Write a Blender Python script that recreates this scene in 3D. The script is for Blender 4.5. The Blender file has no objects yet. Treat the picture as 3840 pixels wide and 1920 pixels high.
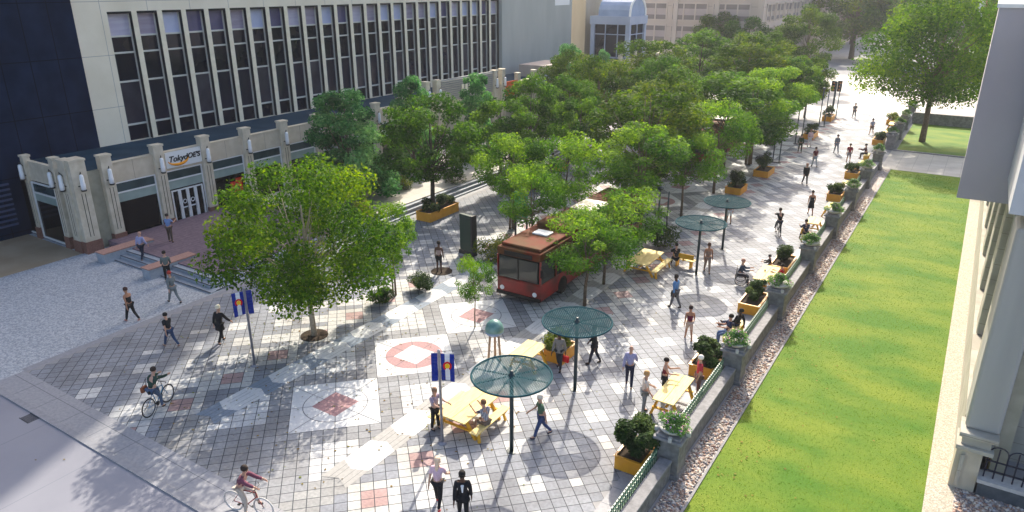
import bpy, bmesh, math, random
import numpy as np
from mathutils import Vector, Matrix, Euler
R=math.radians; PI=math.pi; rnd=random.Random(7)
S=bpy.context.scene; COL=S.collection
# ---------------------------------------------------------------- camera, sky, sun, exposure
cam=bpy.data.cameras.new('camera'); co=bpy.data.objects.new('camera',cam); COL.objects.link(co); S.camera=co
co.location=(0,0,15); co.rotation_euler=(R(90-20.75),0,R(32.57))
cam.sensor_width=36; cam.lens=36*2697/3840; cam.clip_start=.1; cam.clip_end=3000
SAZ,SEL=21.3,35.5                      # sun: degrees left of +Y, elevation
w=bpy.data.worlds.new('World'); S.world=w; w.use_nodes=True
sk=w.node_tree.nodes.new('ShaderNodeTexSky'); sk.sky_type='NISHITA'; sk.sun_disc=False
sk.sun_elevation=R(SEL); sk.sun_rotation=R(-SAZ); sk.air_density=.9; sk.dust_density=4.5; sk.ozone_density=1.0
bg=w.node_tree.nodes['Background']; bg.inputs[1].default_value=.15
w.node_tree.links.new(sk.outputs[0],bg.inputs[0])
sl=bpy.data.lights.new('sun','SUN'); so=bpy.data.objects.new('sun',sl); COL.objects.link(so)
sl.energy=3.4; sl.angle=R(.6); sl.color=(1,.92,.78)
sv=Vector((-math.sin(R(SAZ))*math.cos(R(SEL)),math.cos(R(SAZ))*math.cos(R(SEL)),math.sin(R(SEL))))
so.rotation_euler=sv.to_track_quat('Z','Y').to_euler(); so.location=(-10,60,60)
S.view_settings.view_transform='Standard'; S.view_settings.look='None'; S.view_settings.gamma=1; S.view_settings.exposure=1.22
# ---------------------------------------------------------------- helpers
def tag(o,label=None,cat=None,group=None,kind=None):
    if label:o['label']=label
    if cat:o['category']=cat
    if group:o['group']=group
    if kind:o['kind']=kind
    return o
def empty(name,label,cat,loc=(0,0,0),rz=0,group=None,sc=1):
    o=bpy.data.objects.new(name,None); COL.objects.link(o); o.location=loc; o.rotation_euler=(0,0,rz); o.empty_display_size=.3
    if sc!=1:o.scale=(sc,sc,sc) if not isinstance(sc,tuple) else sc
    return tag(o,label,cat,group)
def copy_tree(o,par=None):
    c=o.copy(); COL.objects.link(c)
    if par is not None:c.parent=par
    for ch in list(o.children): copy_tree(ch,c)
    return c
class MB:
    def __init__(s): s.v=[];s.f=[];s.m=[]
    def add(s,vs,fs,mi=0):
        n=len(s.v); s.v+= [tuple(v) for v in vs]; s.f+=[tuple(i+n for i in f) for f in fs]; s.m+=[mi]*len(fs); return s
    def box(s,x0,x1,y0,y1,z0,z1,mi=0,M=None):
        vs=[(x,y,z) for z in (z0,z1) for y in (y0,y1) for x in (x0,x1)]
        if M is not None: vs=[tuple(M@Vector(v)) for v in vs]
        return s.add(vs,[(0,2,3,1),(4,5,7,6),(0,1,5,4),(2,6,7,3),(0,4,6,2),(1,3,7,5)],mi)
    def beam(s,a,b,w,h,mi=0):
        a=Vector(a);b=Vector(b);d=b-a;L=d.length;q=d.to_track_quat('Y','Z')
        M=Matrix.Translation(a)@q.to_matrix().to_4x4()
        return s.box(-w/2,w/2,0,L,-h/2,h/2,mi,M)
    def tube(s,pts,r,n=8,mi=0,caps=True,closed=False):
        P=[Vector(p) for p in pts]; k=len(P)
        if not isinstance(r,(list,tuple)): r=[r]*k
        rings=[];ref=None
        for i,p in enumerate(P):
            if closed: d=P[(i+1)%k]-P[i-1]
            else: d=P[min(i+1,k-1)]-P[max(i-1,0)]
            d.normalize()
            if ref is None: ref=Vector((0,0,1)) if abs(d.z)<.9 else Vector((1,0,0))
            u=d.cross(ref)
            if u.length<1e-4: u=d.orthogonal()
            u.normalize(); v=d.cross(u).normalized(); ref=-v if False else ref
            rings.append([p+(u*math.cos(2*PI*j/n)+v*math.sin(2*PI*j/n))*r[i] for j in range(n)])
        vs=[q for ring in rings for q in ring]; fs=[]
        for i in range(k if closed else k-1):
            for j in range(n):
                a=i*n+j;b=i*n+(j+1)%n;c=((i+1)%k)*n+(j+1)%n;d_=((i+1)%k)*n+j
                fs.append((a,b,c,d_))
        if caps and not closed: fs+=[tuple(range(n))[::-1],tuple((k-1)*n+j for j in range(n))]
        return s.add(vs,fs,mi)
    def lathe(s,prof,n=16,c=(0,0,0),mi=0,sx=1,sy=1):
        vs=[];fs=[]
        for r,z in prof: vs+=[(c[0]+r*sx*math.cos(2*PI*j/n),c[1]+r*sy*math.sin(2*PI*j/n),c[2]+z) for j in range(n)]
        for i in range(len(prof)-1):
            for j in range(n): fs.append((i*n+j,i*n+(j+1)%n,(i+1)*n+(j+1)%n,(i+1)*n+j))
        fs+=[tuple(range(n))[::-1],tuple((len(prof)-1)*n+j for j in range(n))]
        return s.add(vs,fs,mi)
    def prism(s,poly,z0,z1,mi=0):
        n=len(poly); vs=[(x,y,z0) for x,y in poly]+[(x,y,z1) for x,y in poly]
        return s.add(vs,[tuple(range(n))[::-1],tuple(range(n,2*n))]+[(i,(i+1)%n,n+(i+1)%n,n+i) for i in range(n)],mi)
    def build(s,name,mat,par=None,smooth=False,bev=0):
        me=bpy.data.meshes.new(name); me.from_pydata(s.v,[],s.f)
        for m_ in (mat if isinstance(mat,(list,tuple)) else [mat]): me.materials.append(m_)
        me.polygons.foreach_set('material_index',s.m)
        if smooth: me.polygons.foreach_set('use_smooth',[True]*len(s.f))
        me.update()
        o=bpy.data.objects.new(name,me); COL.objects.link(o)
        if par is not None:o.parent=par
        if bev:
            b=o.modifiers.new('bevel','BEVEL'); b.width=bev; b.segments=2; b.limit_method='ANGLE'
        return o
def mat(name,c,rough=.7,c2=None,scale=4,bump=0,bscale=40,metal=0,trans=0,spec=None,detail=5,emit=0,lo=.35,hi=.65,stretch=None):
    m=bpy.data.materials.new(name); m.use_nodes=True; N=m.node_tree.nodes; L=m.node_tree.links
    b=N['Principled BSDF']; b.inputs['Base Color'].default_value=(*c,1); b.inputs['Roughness'].default_value=rough; b.inputs['Metallic'].default_value=metal
    if spec is None and rough>.55: spec=.25
    if spec is not None: b.inputs['Specular IOR Level'].default_value=spec
    if c2 or bump:
        g=N.new('ShaderNodeNewGeometry'); mp=N.new('ShaderNodeMapping'); L.new(g.outputs['Position'],mp.inputs[0])
        if stretch: mp.inputs['Scale'].default_value=stretch
    if c2:
        n=N.new('ShaderNodeTexNoise'); n.inputs['Scale'].default_value=scale; n.inputs['Detail'].default_value=detail; L.new(mp.outputs[0],n.inputs['Vector'])
        r=N.new('ShaderNodeValToRGB'); r.color_ramp.elements[0].color=(*c,1); r.color_ramp.elements[1].color=(*c2,1); r.color_ramp.elements[0].position=lo; r.color_ramp.elements[1].position=hi
        L.new(n.outputs[0],r.inputs[0]); L.new(r.outputs[0],b.inputs['Base Color'])
    if bump:
        n2=N.new('ShaderNodeTexNoise'); n2.inputs['Scale'].default_value=bscale; n2.inputs['Detail'].default_value=3; L.new(mp.outputs[0],n2.inputs['Vector'])
        bp=N.new('ShaderNodeBump'); bp.inputs['Strength'].default_value=bump; bp.inputs['Distance'].default_value=.02; L.new(n2.outputs[0],bp.inputs['Height']); L.new(bp.outputs[0],b.inputs['Normal'])
    if trans:
        t=N.new('ShaderNodeBsdfTranslucent'); t.inputs[0].default_value=(*c,1); mx=N.new('ShaderNodeMixShader'); mx.inputs[0].default_value=trans
        if c2: L.new(r.outputs[0],t.inputs[0])
        L.new(b.outputs[0],mx.inputs[1]); L.new(t.outputs[0],mx.inputs[2]); L.new(mx.outputs[0],N['Material Output'].inputs[0])
    if emit:
        b.inputs['Emission Color'].default_value=(*c,1); b.inputs['Emission Strength'].default_value=emit
    return m
def leafmat(name,ca,cb,cc,trans=.45):
    m=bpy.data.materials.new(name); m.use_nodes=True; N=m.node_tree.nodes; L=m.node_tree.links
    b=N['Principled BSDF']; b.inputs['Roughness'].default_value=.75; b.inputs['Specular IOR Level'].default_value=.12
    a=N.new('ShaderNodeAttribute'); a.attribute_name='tint'
    r=N.new('ShaderNodeValToRGB'); e=r.color_ramp.elements; e[0].color=(*ca,1); e[1].color=(*cc,1); x=e.new(.5); x.color=(*cb,1)
    L.new(a.outputs['Fac'],r.inputs[0]); L.new(r.outputs[0],b.inputs['Base Color'])
    t=N.new('ShaderNodeBsdfTranslucent'); L.new(r.outputs[0],t.inputs[0])
    hs=N.new('ShaderNodeHueSaturation'); hs.inputs['Value'].default_value=1.55; hs.inputs['Hue'].default_value=.485; hs.inputs['Saturation'].default_value=1.1; L.new(r.outputs[0],hs.inputs['Color']); L.new(hs.outputs[0],t.inputs[0])
    mx=N.new('ShaderNodeMixShader'); mx.inputs[0].default_value=trans; L.new(b.outputs[0],mx.inputs[1]); L.new(t.outputs[0],mx.inputs[2]); L.new(mx.outputs[0],N['Material Output'].inputs[0])
    return m
def gridmat(name,c,c2,jc,px,py,jw=.02,rough=.7,axes='XY',nscale=3,offset=(0,0),bump=.15,bscale=60,jitter=.0):
    """stone or panel surface with joints every px, py metres"""
    m=mat(name,c,rough,c2,nscale,bump,bscale); N=m.node_tree.nodes; L=m.node_tree.links; b=N['Principled BSDF']
    g=[n for n in N if n.type=='NEW_GEOMETRY'][0]; s=N.new('ShaderNodeSeparateXYZ'); L.new(g.outputs['Position'],s.inputs[0])
    def m1(op,a,bb=None):
        n=N.new('ShaderNodeMath'); n.operation=op
        for i,q in enumerate((a,bb)):
            if q is None: continue
            if isinstance(q,(int,float)): n.inputs[i].default_value=q
            else: L.new(q,n.inputs[i])
        return n.outputs[0]
    res=None
    for ax,p,o in zip(axes,(px,py),offset):
        if not p: continue
        q=m1('SUBTRACT',s.outputs[ax],o); q=m1('PINGPONG',q,p/2); q=m1('LESS_THAN',q,jw/2)
        res=q if res is None else m1('MAXIMUM',res,q)
    mx=N.new('ShaderNodeMixRGB'); L.new(res,mx.inputs[0]); ramp=[n for n in N if n.type=='VALTORGB'][0]; L.new(ramp.outputs[0],mx.inputs[1]); mx.inputs[2].default_value=(*jc,1); L.new(mx.outputs[0],b.inputs['Base Color'])
    return m
def speckle(name,cols,scale,rough=.85,bump=.5):
    m=bpy.data.materials.new(name); m.use_nodes=True; N=m.node_tree.nodes; L=m.node_tree.links; b=N['Principled BSDF']; b.inputs['Roughness'].default_value=rough
    g=N.new('ShaderNodeNewGeometry'); v=N.new('ShaderNodeTexVoronoi'); v.inputs['Scale'].default_value=scale; L.new(g.outputs['Position'],v.inputs['Vector'])
    sp=N.new('ShaderNodeSeparateColor'); L.new(v.outputs['Color'],sp.inputs[0])
    r=N.new('ShaderNodeValToRGB'); r.color_ramp.interpolation='CONSTANT'; e=r.color_ramp.elements
    e[0].color=(*cols[0],1); e[1].color=(*cols[-1],1); e[1].position=1-1/len(cols)
    for i,c in enumerate(cols[1:-1],1): x=e.new(i/len(cols)); x.color=(*c,1)
    L.new(sp.outputs[0],r.inputs[0]); L.new(r.outputs[0],b.inputs['Base Color'])
    if bump:
        bp=N.new('ShaderNodeBump'); bp.invert=True; bp.inputs['Strength'].default_value=bump; bp.inputs['Distance'].default_value=.03; L.new(v.outputs['Distance'],bp.inputs['Height']); L.new(bp.outputs[0],b.inputs['Normal'])
    return m
# ---------------------------------------------------------------- materials
M={}
M['conc']=gridmat('pale concrete panels',(.72,.65,.50),(.80,.73,.58),(.36,.35,.32),3.3,3.4,.035,.8,'YZ',.5,(27.4,.3),.1,20)
M['fin']=mat('pale cast stone',(.74,.67,.50),.75,(.82,.75,.58),3,.1,30)
M['concshade']=gridmat('concrete panels in painted navy shade',(.004,.012,.034),(.008,.020,.052),(.002,.004,.010),1.65,3.4,.05,.85,'YZ',.8,(27.4,.3),.1,20)  # shadow over the tower's left end, put into the colour as navy
M['concshade'].node_tree.nodes['Principled BSDF'].inputs['Specular IOR Level'].default_value=.05
M['glass']=mat('dark glass',(.005,.006,.016),.12,(.009,.010,.024),.4,spec=.35)
M['glass2']=mat('dusky glass',(.016,.016,.040),.14,(.011,.012,.030),.3)
M['glassblk']=mat('black shop glass',(.004,.005,.006),.06,spec=.4)
M['blindw']=mat('pale blind behind glass',(.52,.50,.60),.35,(.42,.38,.52),1.2,stretch=(1,.3,3))
M['blindb']=mat('blue white blind behind glass',(.42,.46,.66),.3,(.50,.54,.72),.8)
M['blindd']=mat('dark violet blind behind glass',(.07,.065,.15),.25,(.10,.09,.19),1.0)
M['blindp']=mat('mauve blind behind glass',(.27,.23,.31),.3,(.36,.32,.42),1.3,stretch=(1,.3,3))
M['bar']=mat('pale metal transom',(.62,.61,.55),.5)
M['roof']=mat('navy roof membrane',(.010,.034,.060),.85,(.020,.052,.085),.6,.3,8,spec=.08)
M['tan']=gridmat('tan precast panel',(.54,.46,.34),(.62,.54,.42),(.27,.22,.17),1.66,0,.025,.8,'YZ',2,(23.9,0))
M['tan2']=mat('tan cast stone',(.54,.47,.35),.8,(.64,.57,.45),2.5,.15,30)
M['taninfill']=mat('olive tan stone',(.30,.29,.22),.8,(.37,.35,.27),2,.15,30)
M['granite']=mat('red brown granite base',(.17,.075,.055),.5,(.24,.12,.09),14)
M['white']=mat('white painted metal',(.78,.78,.76),.45)
M['whitelamp']=mat('frosted white lamp',(.8,.8,.8),.3)
M['darkmetal']=mat('dark metal',(.02,.02,.022),.5)
M['transom']=mat('dark green transom glass',(.015,.035,.04),.12,(.05,.08,.085),.8)
M['awn']=mat('pale green glass band',(.26,.34,.31),.3,(.34,.42,.38),1.2)
M['teal']=mat('dark teal powder coat',(.008,.050,.065),.85,(.015,.07,.085),3,spec=.1)
M['tealpost']=mat('blackish teal steel',(.008,.028,.034),.45)
M['yellow']=mat('yellow painted timber',(.72,.36,.025),.65,(.80,.43,.04),6)
M['yellowtop']=mat('pale yellow timber top',(.72,.55,.20),.7,(.80,.63,.29),5,stretch=(6,.5,1))
M['orange']=mat('orange painted steel planter',(.72,.30,.012),.45,(.80,.36,.02),3)
M['soil']=mat('dark planter soil',(.03,.02,.012),.95,(.06,.04,.025),20,.8,60)
M['wallstone']=mat('grey granite wall',(.15,.145,.14),.85,(.24,.23,.225),5,.3,40)
M['wallcap']=mat('grey granite coping',(.19,.185,.19),.8,(.27,.265,.27),6,.2,40)
M['capwhite']=mat('pale urn stone',(.46,.44,.42),.8,(.56,.54,.51),8)
M['fgreen']=mat('dark green iron fence',(.02,.09,.05),.45,(.03,.13,.07),6)
M['fence_light']=mat('pale green iron ornament',(.35,.50,.32),.5)
M['bark']=mat('brown bark',(.10,.07,.045),.9,(.17,.13,.09),9,.6,30)
M['barkpale']=mat('pale bark',(.34,.27,.19),.85,(.46,.38,.28),9,.5,30)
M['barkdark']=mat('dark bark',(.045,.035,.025),.9,(.09,.07,.05),9,.6,30)
M['stake']=mat('timber stake',(.36,.22,.13),.8,(.46,.30,.18),12)
M['red']=mat('red bus paint',(.13,.010,.006),.4,(.36,.012,.008),1)
M['redroof']=mat('faded red roof',(.15,.025,.010),.75,(.11,.055,.02),1.2,spec=.1)
M['busglass']=mat('bus glass',(.012,.02,.02),.06)
M['tyre']=mat('black rubber',(.012,.012,.012),.8)
M['chrome']=mat('bright metal',(.55,.55,.57),.3,metal=.8)
M['polegrey']=mat('grey galvanised pole',(.34,.34,.38),.45,(.28,.28,.32),5,metal=.3)
M['brick']=mat('red brick far',(.36,.10,.06),.85,(.42,.14,.09),2)
M['beige']=gridmat('beige precast',(.52,.43,.36),(.58,.49,.41),(.42,.34,.28),0,3.6,.12,.85,'XZ',.1,(0,.5))
M['beiged']=mat('beige precast trim',(.54,.45,.38),.85,(.60,.51,.43),.2)
M['win_far']=mat('grey window band',(.17,.145,.135),.4,(.24,.20,.185),.3)
M['mauvepanel']=mat('mauve spandrel',(.44,.36,.33),.8,(.48,.40,.37),.3)
M['bluemetal']=mat('blue grey metal roof',(.20,.28,.42),.45,(.28,.36,.52),.6)
M['blueframe']=mat('blue grey frame',(.30,.35,.46),.6,(.36,.41,.52),.5)
M['lav']=mat('lavender grey render',(.40,.375,.405),.85,(.44,.415,.44),.4,.1,20)
M['cream']=gridmat('cream limestone blocks',(.36,.335,.28),(.46,.435,.37),(.24,.22,.18),1.4,.62,.02,.85,'YZ',1.2,(24.1,.1),.15,20)
M['greycol']=mat('grey limestone column',(.34,.335,.31),.8,(.42,.41,.38),.8,.1,20,stretch=(1,1,.1))
M['creamsp']=speckle('cream speckled stone',[(.36,.32,.25),(.44,.40,.32),(.30,.27,.21),(.50,.45,.37),(.40,.35,.27)],26,.9,.3)
M['gravelbase']=speckle('pebble bed',[(.30,.23,.19),(.46,.37,.30),(.20,.17,.17),(.56,.50,.44),(.36,.28,.23),(.40,.39,.41)],16,.85,1)
M['granular']=speckle('pale exposed aggregate',[(.30,.32,.35),(.40,.42,.45),(.34,.37,.41),(.46,.48,.50),(.26,.28,.31)],15,.85,.25)
M['road']=gridmat('smooth pale road slab',(.25,.25,.285),(.28,.28,.315),(.20,.21,.24),3.6,4.4,.03,.6,'XY',.4,(-26.3,9.9),.05)
M['border']=gridmat('border slabs',(.27,.27,.29),(.33,.33,.35),(.13,.14,.16),1.75,.85,.025,.6,'XY',9,(-26,9.95),.1)
M['kerbstone']=mat('kerb stone',(.25,.25,.27),.7,(.30,.30,.32),6)
M['brickpave']=gridmat('purple brick terrace',(.16,.112,.135),(.22,.155,.18),(.11,.08,.095),.42,.21,.02,.75,'XY',5)
M['bricktop']=mat('red brick coping',(.36,.20,.16),.8,(.44,.26,.21),10)
M['stepgrey']=mat('blue grey step stone',(.30,.33,.37),.75,(.36,.39,.43),6)
M['stepdark']=mat('dark stair nosing',(.05,.055,.07),.8)
M['whitepave']=gridmat('white crossing paving',(.42,.39,.34),(.50,.47,.42),(.33,.31,.28),1.2,1.2,.04,.7,'XY',.6)
M['ground']=mat('grey city ground',(.26,.26,.27),.9,(.34,.33,.33),.15)
M['sand']=mat('sandy tan ground',(.30,.23,.15),.9,(.36,.29,.20),.6)
M['flagblue']=mat('blue flag cloth',(.008,.03,.28),.7)
M['flagwhite']=mat('white flag cloth',(.8,.8,.8),.7)
M['flagred']=mat('red flag cloth',(.60,.01,.012),.7)
M['flaggold']=mat('gold flag cloth',(.90,.55,.01),.7)
M['kioskgreen']=mat('dark green kiosk paint',(.015,.045,.028),.4)
M['signgreen']=mat('bright green panel',(.01,.22,.09),.4)
M['signorange']=mat('orange banner',(.68,.10,.01),.7,(.60,.07,.01),3)
M['signlogo']=mat('orange logo paint',(.85,.32,.01),.6)
M['black']=mat('black paint',(.01,.01,.01),.6)
M['bluesign']=mat('blue grey signboard',(.06,.12,.20),.6)
# ---------------------------------------------------------------- ground sheets
def sheet(name,poly,z,m,kind='structure'):
    mb=MB(); mb.add([(x,y,z) for x,y in poly],[tuple(range(len(poly)))]); o=mb.build(name,m); return tag(o,kind=kind)
rect=lambda a,b,c,d:[(a,c),(b,c),(b,d),(a,d)]
sheet('ground',rect(-400,400,-60,900),0,M['ground'])
sheet('side_street',rect(-75,1.0,-60,9.72),.004,M['road'])
sheet('aggregate_plaza',[(-49.4,10.0),(-31.1,10.0),(-31.1,60),(-49.4,60)],.004,M['granular'])
sheet('sandy_court',rect(-75,-43.0,10.2,20.0),.010,M['sand'])
o=MB().box(-60,-6.6,9.74,9.98,-.1,.05).build('kerb',M['kerbstone']); tag(o,kind='structure')
sheet('paving_border',rect(-31.1,-6.5,9.99,11.18),.008,M['border'])
sheet('paving_side_border',rect(-31.35,-30.95,11.18,60),.008,M['kerbstone'])
sheet('wall_side_paving',rect(-7.42,-6.3,11.18,98.5),.008,M['border'])
sheet('crossing_pavement',rect(-70,60,98.6,140),.006,M['whitepave'])
# mall paving: one mesh of diagonal tiles, colour per tile
XC,YC,T=-18.4,16.3,.411; HALF=4.65
def hsh(i,j,k=0):
    v=math.sin(i*127.1+j*311.7+k*74.7)*43758.5453; return v-math.floor(v)
def tilecol(x,y,i,j):
    h=hsh(i,j); dx=abs(x-XC); Y=(y-YC)
    g=(.225+.045*h,.238+.045*h,.272+.045*h); light=(.50+.05*h,.50+.05*h,.50+.05*h); mid=(.25+.05*h,.255+.05*h,.27+.05*h); pink=(.40+.04*h,.27+.03*h,.26+.03*h)
    P=HALF/2
    def near(dxc,ph,n):   # n tiles half-size around lattice nodes
        k=round((Y-ph)/P); cy=ph+k*P; a=(x-XC if x>XC else -(x-XC))-dxc; b=Y-cy
        u=abs(a+b)/math.sqrt(2)/T; v=abs(b-a)/math.sqrt(2)/T
        return max(u,v)<n
    if dx<2.75:
        k=round(Y/HALF); b=Y-k*HALF; u=abs((x-XC)+b)/math.sqrt(2)/T; v=abs(b-(x-XC))/math.sqrt(2)/T
        return mid if max(u,v)<6.1 else (light if h>.05 else mid)
    if near(4.97,-1.13,1.0): return pink
    if near(4.97,-1.13,2.02): return (light[0]*.97,light[1]*.96,light[2]*.93)
    if near(6.13,.03,1.02): return light
    if near(7.27,1.2,1.02): return light
    if near(8.7,.0,.55) or near(9.87,1.13,.55): return light
    if dx<4: return (mid[0]*1.1,mid[1]*1.08,mid[2]*1.02)
    return g
vs=[];fs=[];cols=[];uvs=[]
q2=math.sqrt(2)
NI=260
for i in range(-60,300):
    for j in range(-60,300):
        u0,v0=i*T,(j)*T
        cx=XC+((i+.5)-(j+.5))*T/q2; cy=YC+((i+.5)+(j+.5))*T/q2
        if not(-30.95+.1<cx<-7.5 and 11.0<cy<98.4): continue
        n=len(vs)
        for a,b in ((i,j),(i+1,j),(i+1,j+1),(i,j+1)):
            vs.append((XC+(a-b)*T/q2,YC+(a+b)*T/q2,.004)); uvs+=[a,b]
        fs.append((n,n+1,n+2,n+3)); cols+=list((*tilecol(cx,cy,i,j),1))*4
me=bpy.data.meshes.new('mall_paving'); me.from_pydata(vs,[],fs)
ca=me.color_attributes.new('col','FLOAT_COLOR','CORNER'); ca.data.foreach_set('color',cols)
uvl=me.uv_layers.new(name='uv'); uvl.data.foreach_set('uv',uvs)
mp_=mat('granite mall tiles',(.5,.5,.5),.7,(.5,.5,.5),9,.12,70,spec=.2); N=mp_.node_tree.nodes; L=mp_.node_tree.links; b_=N['Principled BSDF']
at=N.new('ShaderNodeAttribute'); at.attribute_name='col'; uv=N.new('ShaderNodeUVMap'); uv.uv_map='uv'; sx=N.new('ShaderNodeSeparateXYZ'); L.new(uv.outputs[0],sx.inputs[0])
pr=[]
for ax in (0,1):
    p=N.new('ShaderNodeMath'); p.operation='PINGPONG'; p.inputs[1].default_value=.5; L.new(sx.outputs[ax],p.inputs[0])
    q=N.new('ShaderNodeMath'); q.operation='LESS_THAN'; q.inputs[1].default_value=.032; L.new(p.outputs[0],q.inputs[0]); pr.append(q)
mxx=N.new('ShaderNodeMath'); mxx.operation='MAXIMUM'; L.new(pr[0].outputs[0],mxx.inputs[0]); L.new(pr[1].outputs[0],mxx.inputs[1])
rp=[n for n in N if n.type=='VALTORGB'][0]; rp.color_ramp.elements[0].color=(.86,.86,.86,1); rp.color_ramp.elements[1].color=(1.1,1.1,1.08,1)
mu=N.new('ShaderNodeMixRGB'); mu.blend_type='MULTIPLY'; mu.inputs[0].default_value=1; L.new(at.outputs['Color'],mu.inputs[1]); L.new(rp.outputs[0],mu.inputs[2])
m2=N.new('ShaderNodeMixRGB'); L.new(mxx.outputs[0],m2.inputs[0]); L.new(mu.outputs[0],m2.inputs[1]); m2.inputs[2].default_value=(.045,.05,.06,1); L.new(m2.outputs[0],b_.inputs['Base Color'])
ns=N.new('ShaderNodeTexNoise'); ns.inputs['Scale'].default_value=.55; ns.inputs['Detail'].default_value=7; gg=[n for n in N if n.type=='NEW_GEOMETRY'][0]; L.new(gg.outputs['Position'],ns.inputs['Vector']); rs_=N.new('ShaderNodeValToRGB'); rs_.color_ramp.elements[0].position=.38; rs_.color_ramp.elements[1].position=.56; rs_.color_ramp.elements[0].color=(.82,.80,.78,1); rs_.color_ramp.elements[1].color=(1,1,1,1); L.new(ns.outputs[0],rs_.inputs[0]); m3=N.new('ShaderNodeMixRGB'); m3.blend_type='MULTIPLY'; m3.inputs[0].default_value=1; L.new(m2.outputs[0],m3.inputs[1]); L.new(rs_.outputs[0],m3.inputs[2]); L.new(m3.outputs[0],b_.inputs['Base Color'])
me.materials.append(mp_); o=bpy.data.objects.new('mall_paving',me); COL.objects.link(o); tag(o,kind='structure')
# large stone panels: squares with ring and diamond, and the two striped bands
st_l=mat('pale granite slab',(.56,.56,.555),.7,(.62,.62,.61),12,.1,70,spec=.2); st_p=mat('pink granite slab',(.34,.19,.19),.7,(.39,.24,.24),12,.1,70,spec=.2)
st_j=mat('thin joint',(.13,.13,.14),.8); st_b=mat('blue grey slab',(.19,.23,.28),.7,(.24,.28,.33),12,spec=.2); st_g=mat('tan grey slab',(.33,.32,.30),.7,(.38,.37,.35),8,spec=.2)
mb=MB()
def poly(mb,c,pts,z,mi): mb.add([(c[0]+x,c[1]+y,z) for x,y in pts],[tuple(range(len(pts)))],mi)
def line(mb,a,b,wd,z,mi):
    a=Vector(a);b=Vector(b);d=(b-a).normalized();n=Vector((-d.y,d.x))*wd/2
    mb.add([(*(a+n),z),(*(a-n),z),(*(b-n),z),(*(b+n),z)],[(0,1,2,3)],mi)
for k in range(0,14):
    c=(XC,YC+k*HALF); s=2.31
    poly(mb,c,[(-s,0),(0,-s),(s,0),(0,s)],.008,0)
    rr=1.22; ring=[(rr*math.cos(a*2*PI/40),rr*math.sin(a*2*PI/40)) for a in range(40)]
    inner=[(x*.975,y*.975) for x,y in ring]
    poly(mb,c,ring,.010,2 if k%2==0 else 1); 
    poly(mb,c,inner,.012,0 if k%2==0 else 1)
    d=.62; poly(mb,c,[(-d,-d),(d,-d),(d,d),(-d,d)],.014,1 if k%2==0 else 0)
    for a in range(8):
        an=a*PI/4; r0=d*(1.0 if a%2==0 else q2)*.98 if True else 0; r1=1.6 if a%2==0 else 1.64
        dv=Vector((math.cos(an),math.sin(an))); cc=Vector(c); line(mb,cc+dv*r0,cc+dv*(1.62 if a%2 else 2.29),.022,.016,2)
    for a in range(2):
        an=a*PI/2; dv=Vector((math.cos(an),math.sin(an))); line(mb,Vector(c)-dv*d,Vector(c)+dv*d,.02,.016,2)
for sgn in (-1,1):
    for k in range(-3,56):
        y0=YC+.09+k*HALF/4; cx=XC+sgn*3.3; hw=.56; L4=HALF/4
        if not 11.3<y0<75: continue
        y1=y0+L4; mi=0 if k%2==0 else (3 if sgn<0 else 4)
        if k%2==0: pts=[(cx-hw,y0-.05),(cx,y0-.30),(cx+hw,y0-.05),(cx+hw,y1+.05),(cx,y1+.30),(cx-hw,y1+.05)]
        else: pts=[(cx-hw,y0+.05),(cx,y0+.30),(cx+hw,y0+.05),(cx+hw,y1-.05),(cx,y1-.30),(cx-hw,y1-.05)]
        mb.add([(x,y,.012) for x,y in pts],[tuple(range(len(pts)))],mi)
        for q in (-.3,-.12,.15,.38): line(mb,(cx+q,y0+.1),(cx+q,y1-.1),.014,.014,2)
o=mb.build('paving_inlay',[st_l,st_p,st_j,st_b,st_g]); tag(o,kind='structure')
def cover(label,x,y,r_=.38):
    o=MB().lathe([(r_,0),(r_,.012),(r_*.9,.014),(r_*.86,.010),(r_*.3,.013)],26,(x,y,.0)).build('manhole_cover',M['castiron']); tag(o,label,'manhole cover')
M['castiron']=mat('cast iron',(.05,.05,.055),.6,(.08,.08,.085),12)
dr=MB()
for k in range(9): dr.box(-27.5+k*.07,-27.465+k*.07,9.35,9.72,.004,.014)
o=dr.box(-27.55,-26.9,9.33,9.36,.004,.016).box(-27.55,-26.9,9.71,9.74,.004,.016).build('drain_grate',M['castiron']); tag(o,'slotted iron drain grate at the foot of the kerb','drain')
# lawns, path, strips
def lawnmat():
    m=mat('lawn grass',(.062,.155,.008),.9,(.155,.215,.018),.55,.5,60,detail=3,stretch=(.55,1,1)); N=m.node_tree.nodes; L=m.node_tree.links
    n=N.new('ShaderNodeTexNoise'); n.inputs['Scale'].default_value=34; n.inputs['Detail'].default_value=4
    g=[q for q in N if q.type=='NEW_GEOMETRY'][0]; L.new(g.outputs['Position'],n.inputs['Vector'])
    r=N.new('ShaderNodeValToRGB'); r.color_ramp.elements[0].color=(.72,.76,.66,1); r.color_ramp.elements[1].color=(1.08,1.06,1.0,1); r.color_ramp.elements[0].position=.33; r.color_ramp.elements[1].position=.62
    L.new(n.outputs[0],r.inputs[0]); mu=N.new('ShaderNodeMixRGB'); mu.blend_type='MULTIPLY'; mu.inputs[0].default_value=1
    rp=[q for q in N if q.type=='VALTORGB'][0]; L.new(rp.outputs[0],mu.inputs[1]); L.new(r.outputs[0],mu.inputs[2]); L.new(mu.outputs[0],N['Principled BSDF'].inputs['Base Color']); return m
M['lawn']=lawnmat()
sheet('lawn',rect(-5.15,.97,8,68.7),.02,M['lawn']); sheet('far_lawn',rect(-5.6,1.7,77.2,94.3),.02,M['lawn'])
sheet('garden_path',rect(-5.95,30,68.7,77.2),.028,M['whitepave'])
sheet('stone_strip',rect(.97,1.75,8,68.7),.03,M['creamsp'])
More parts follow.
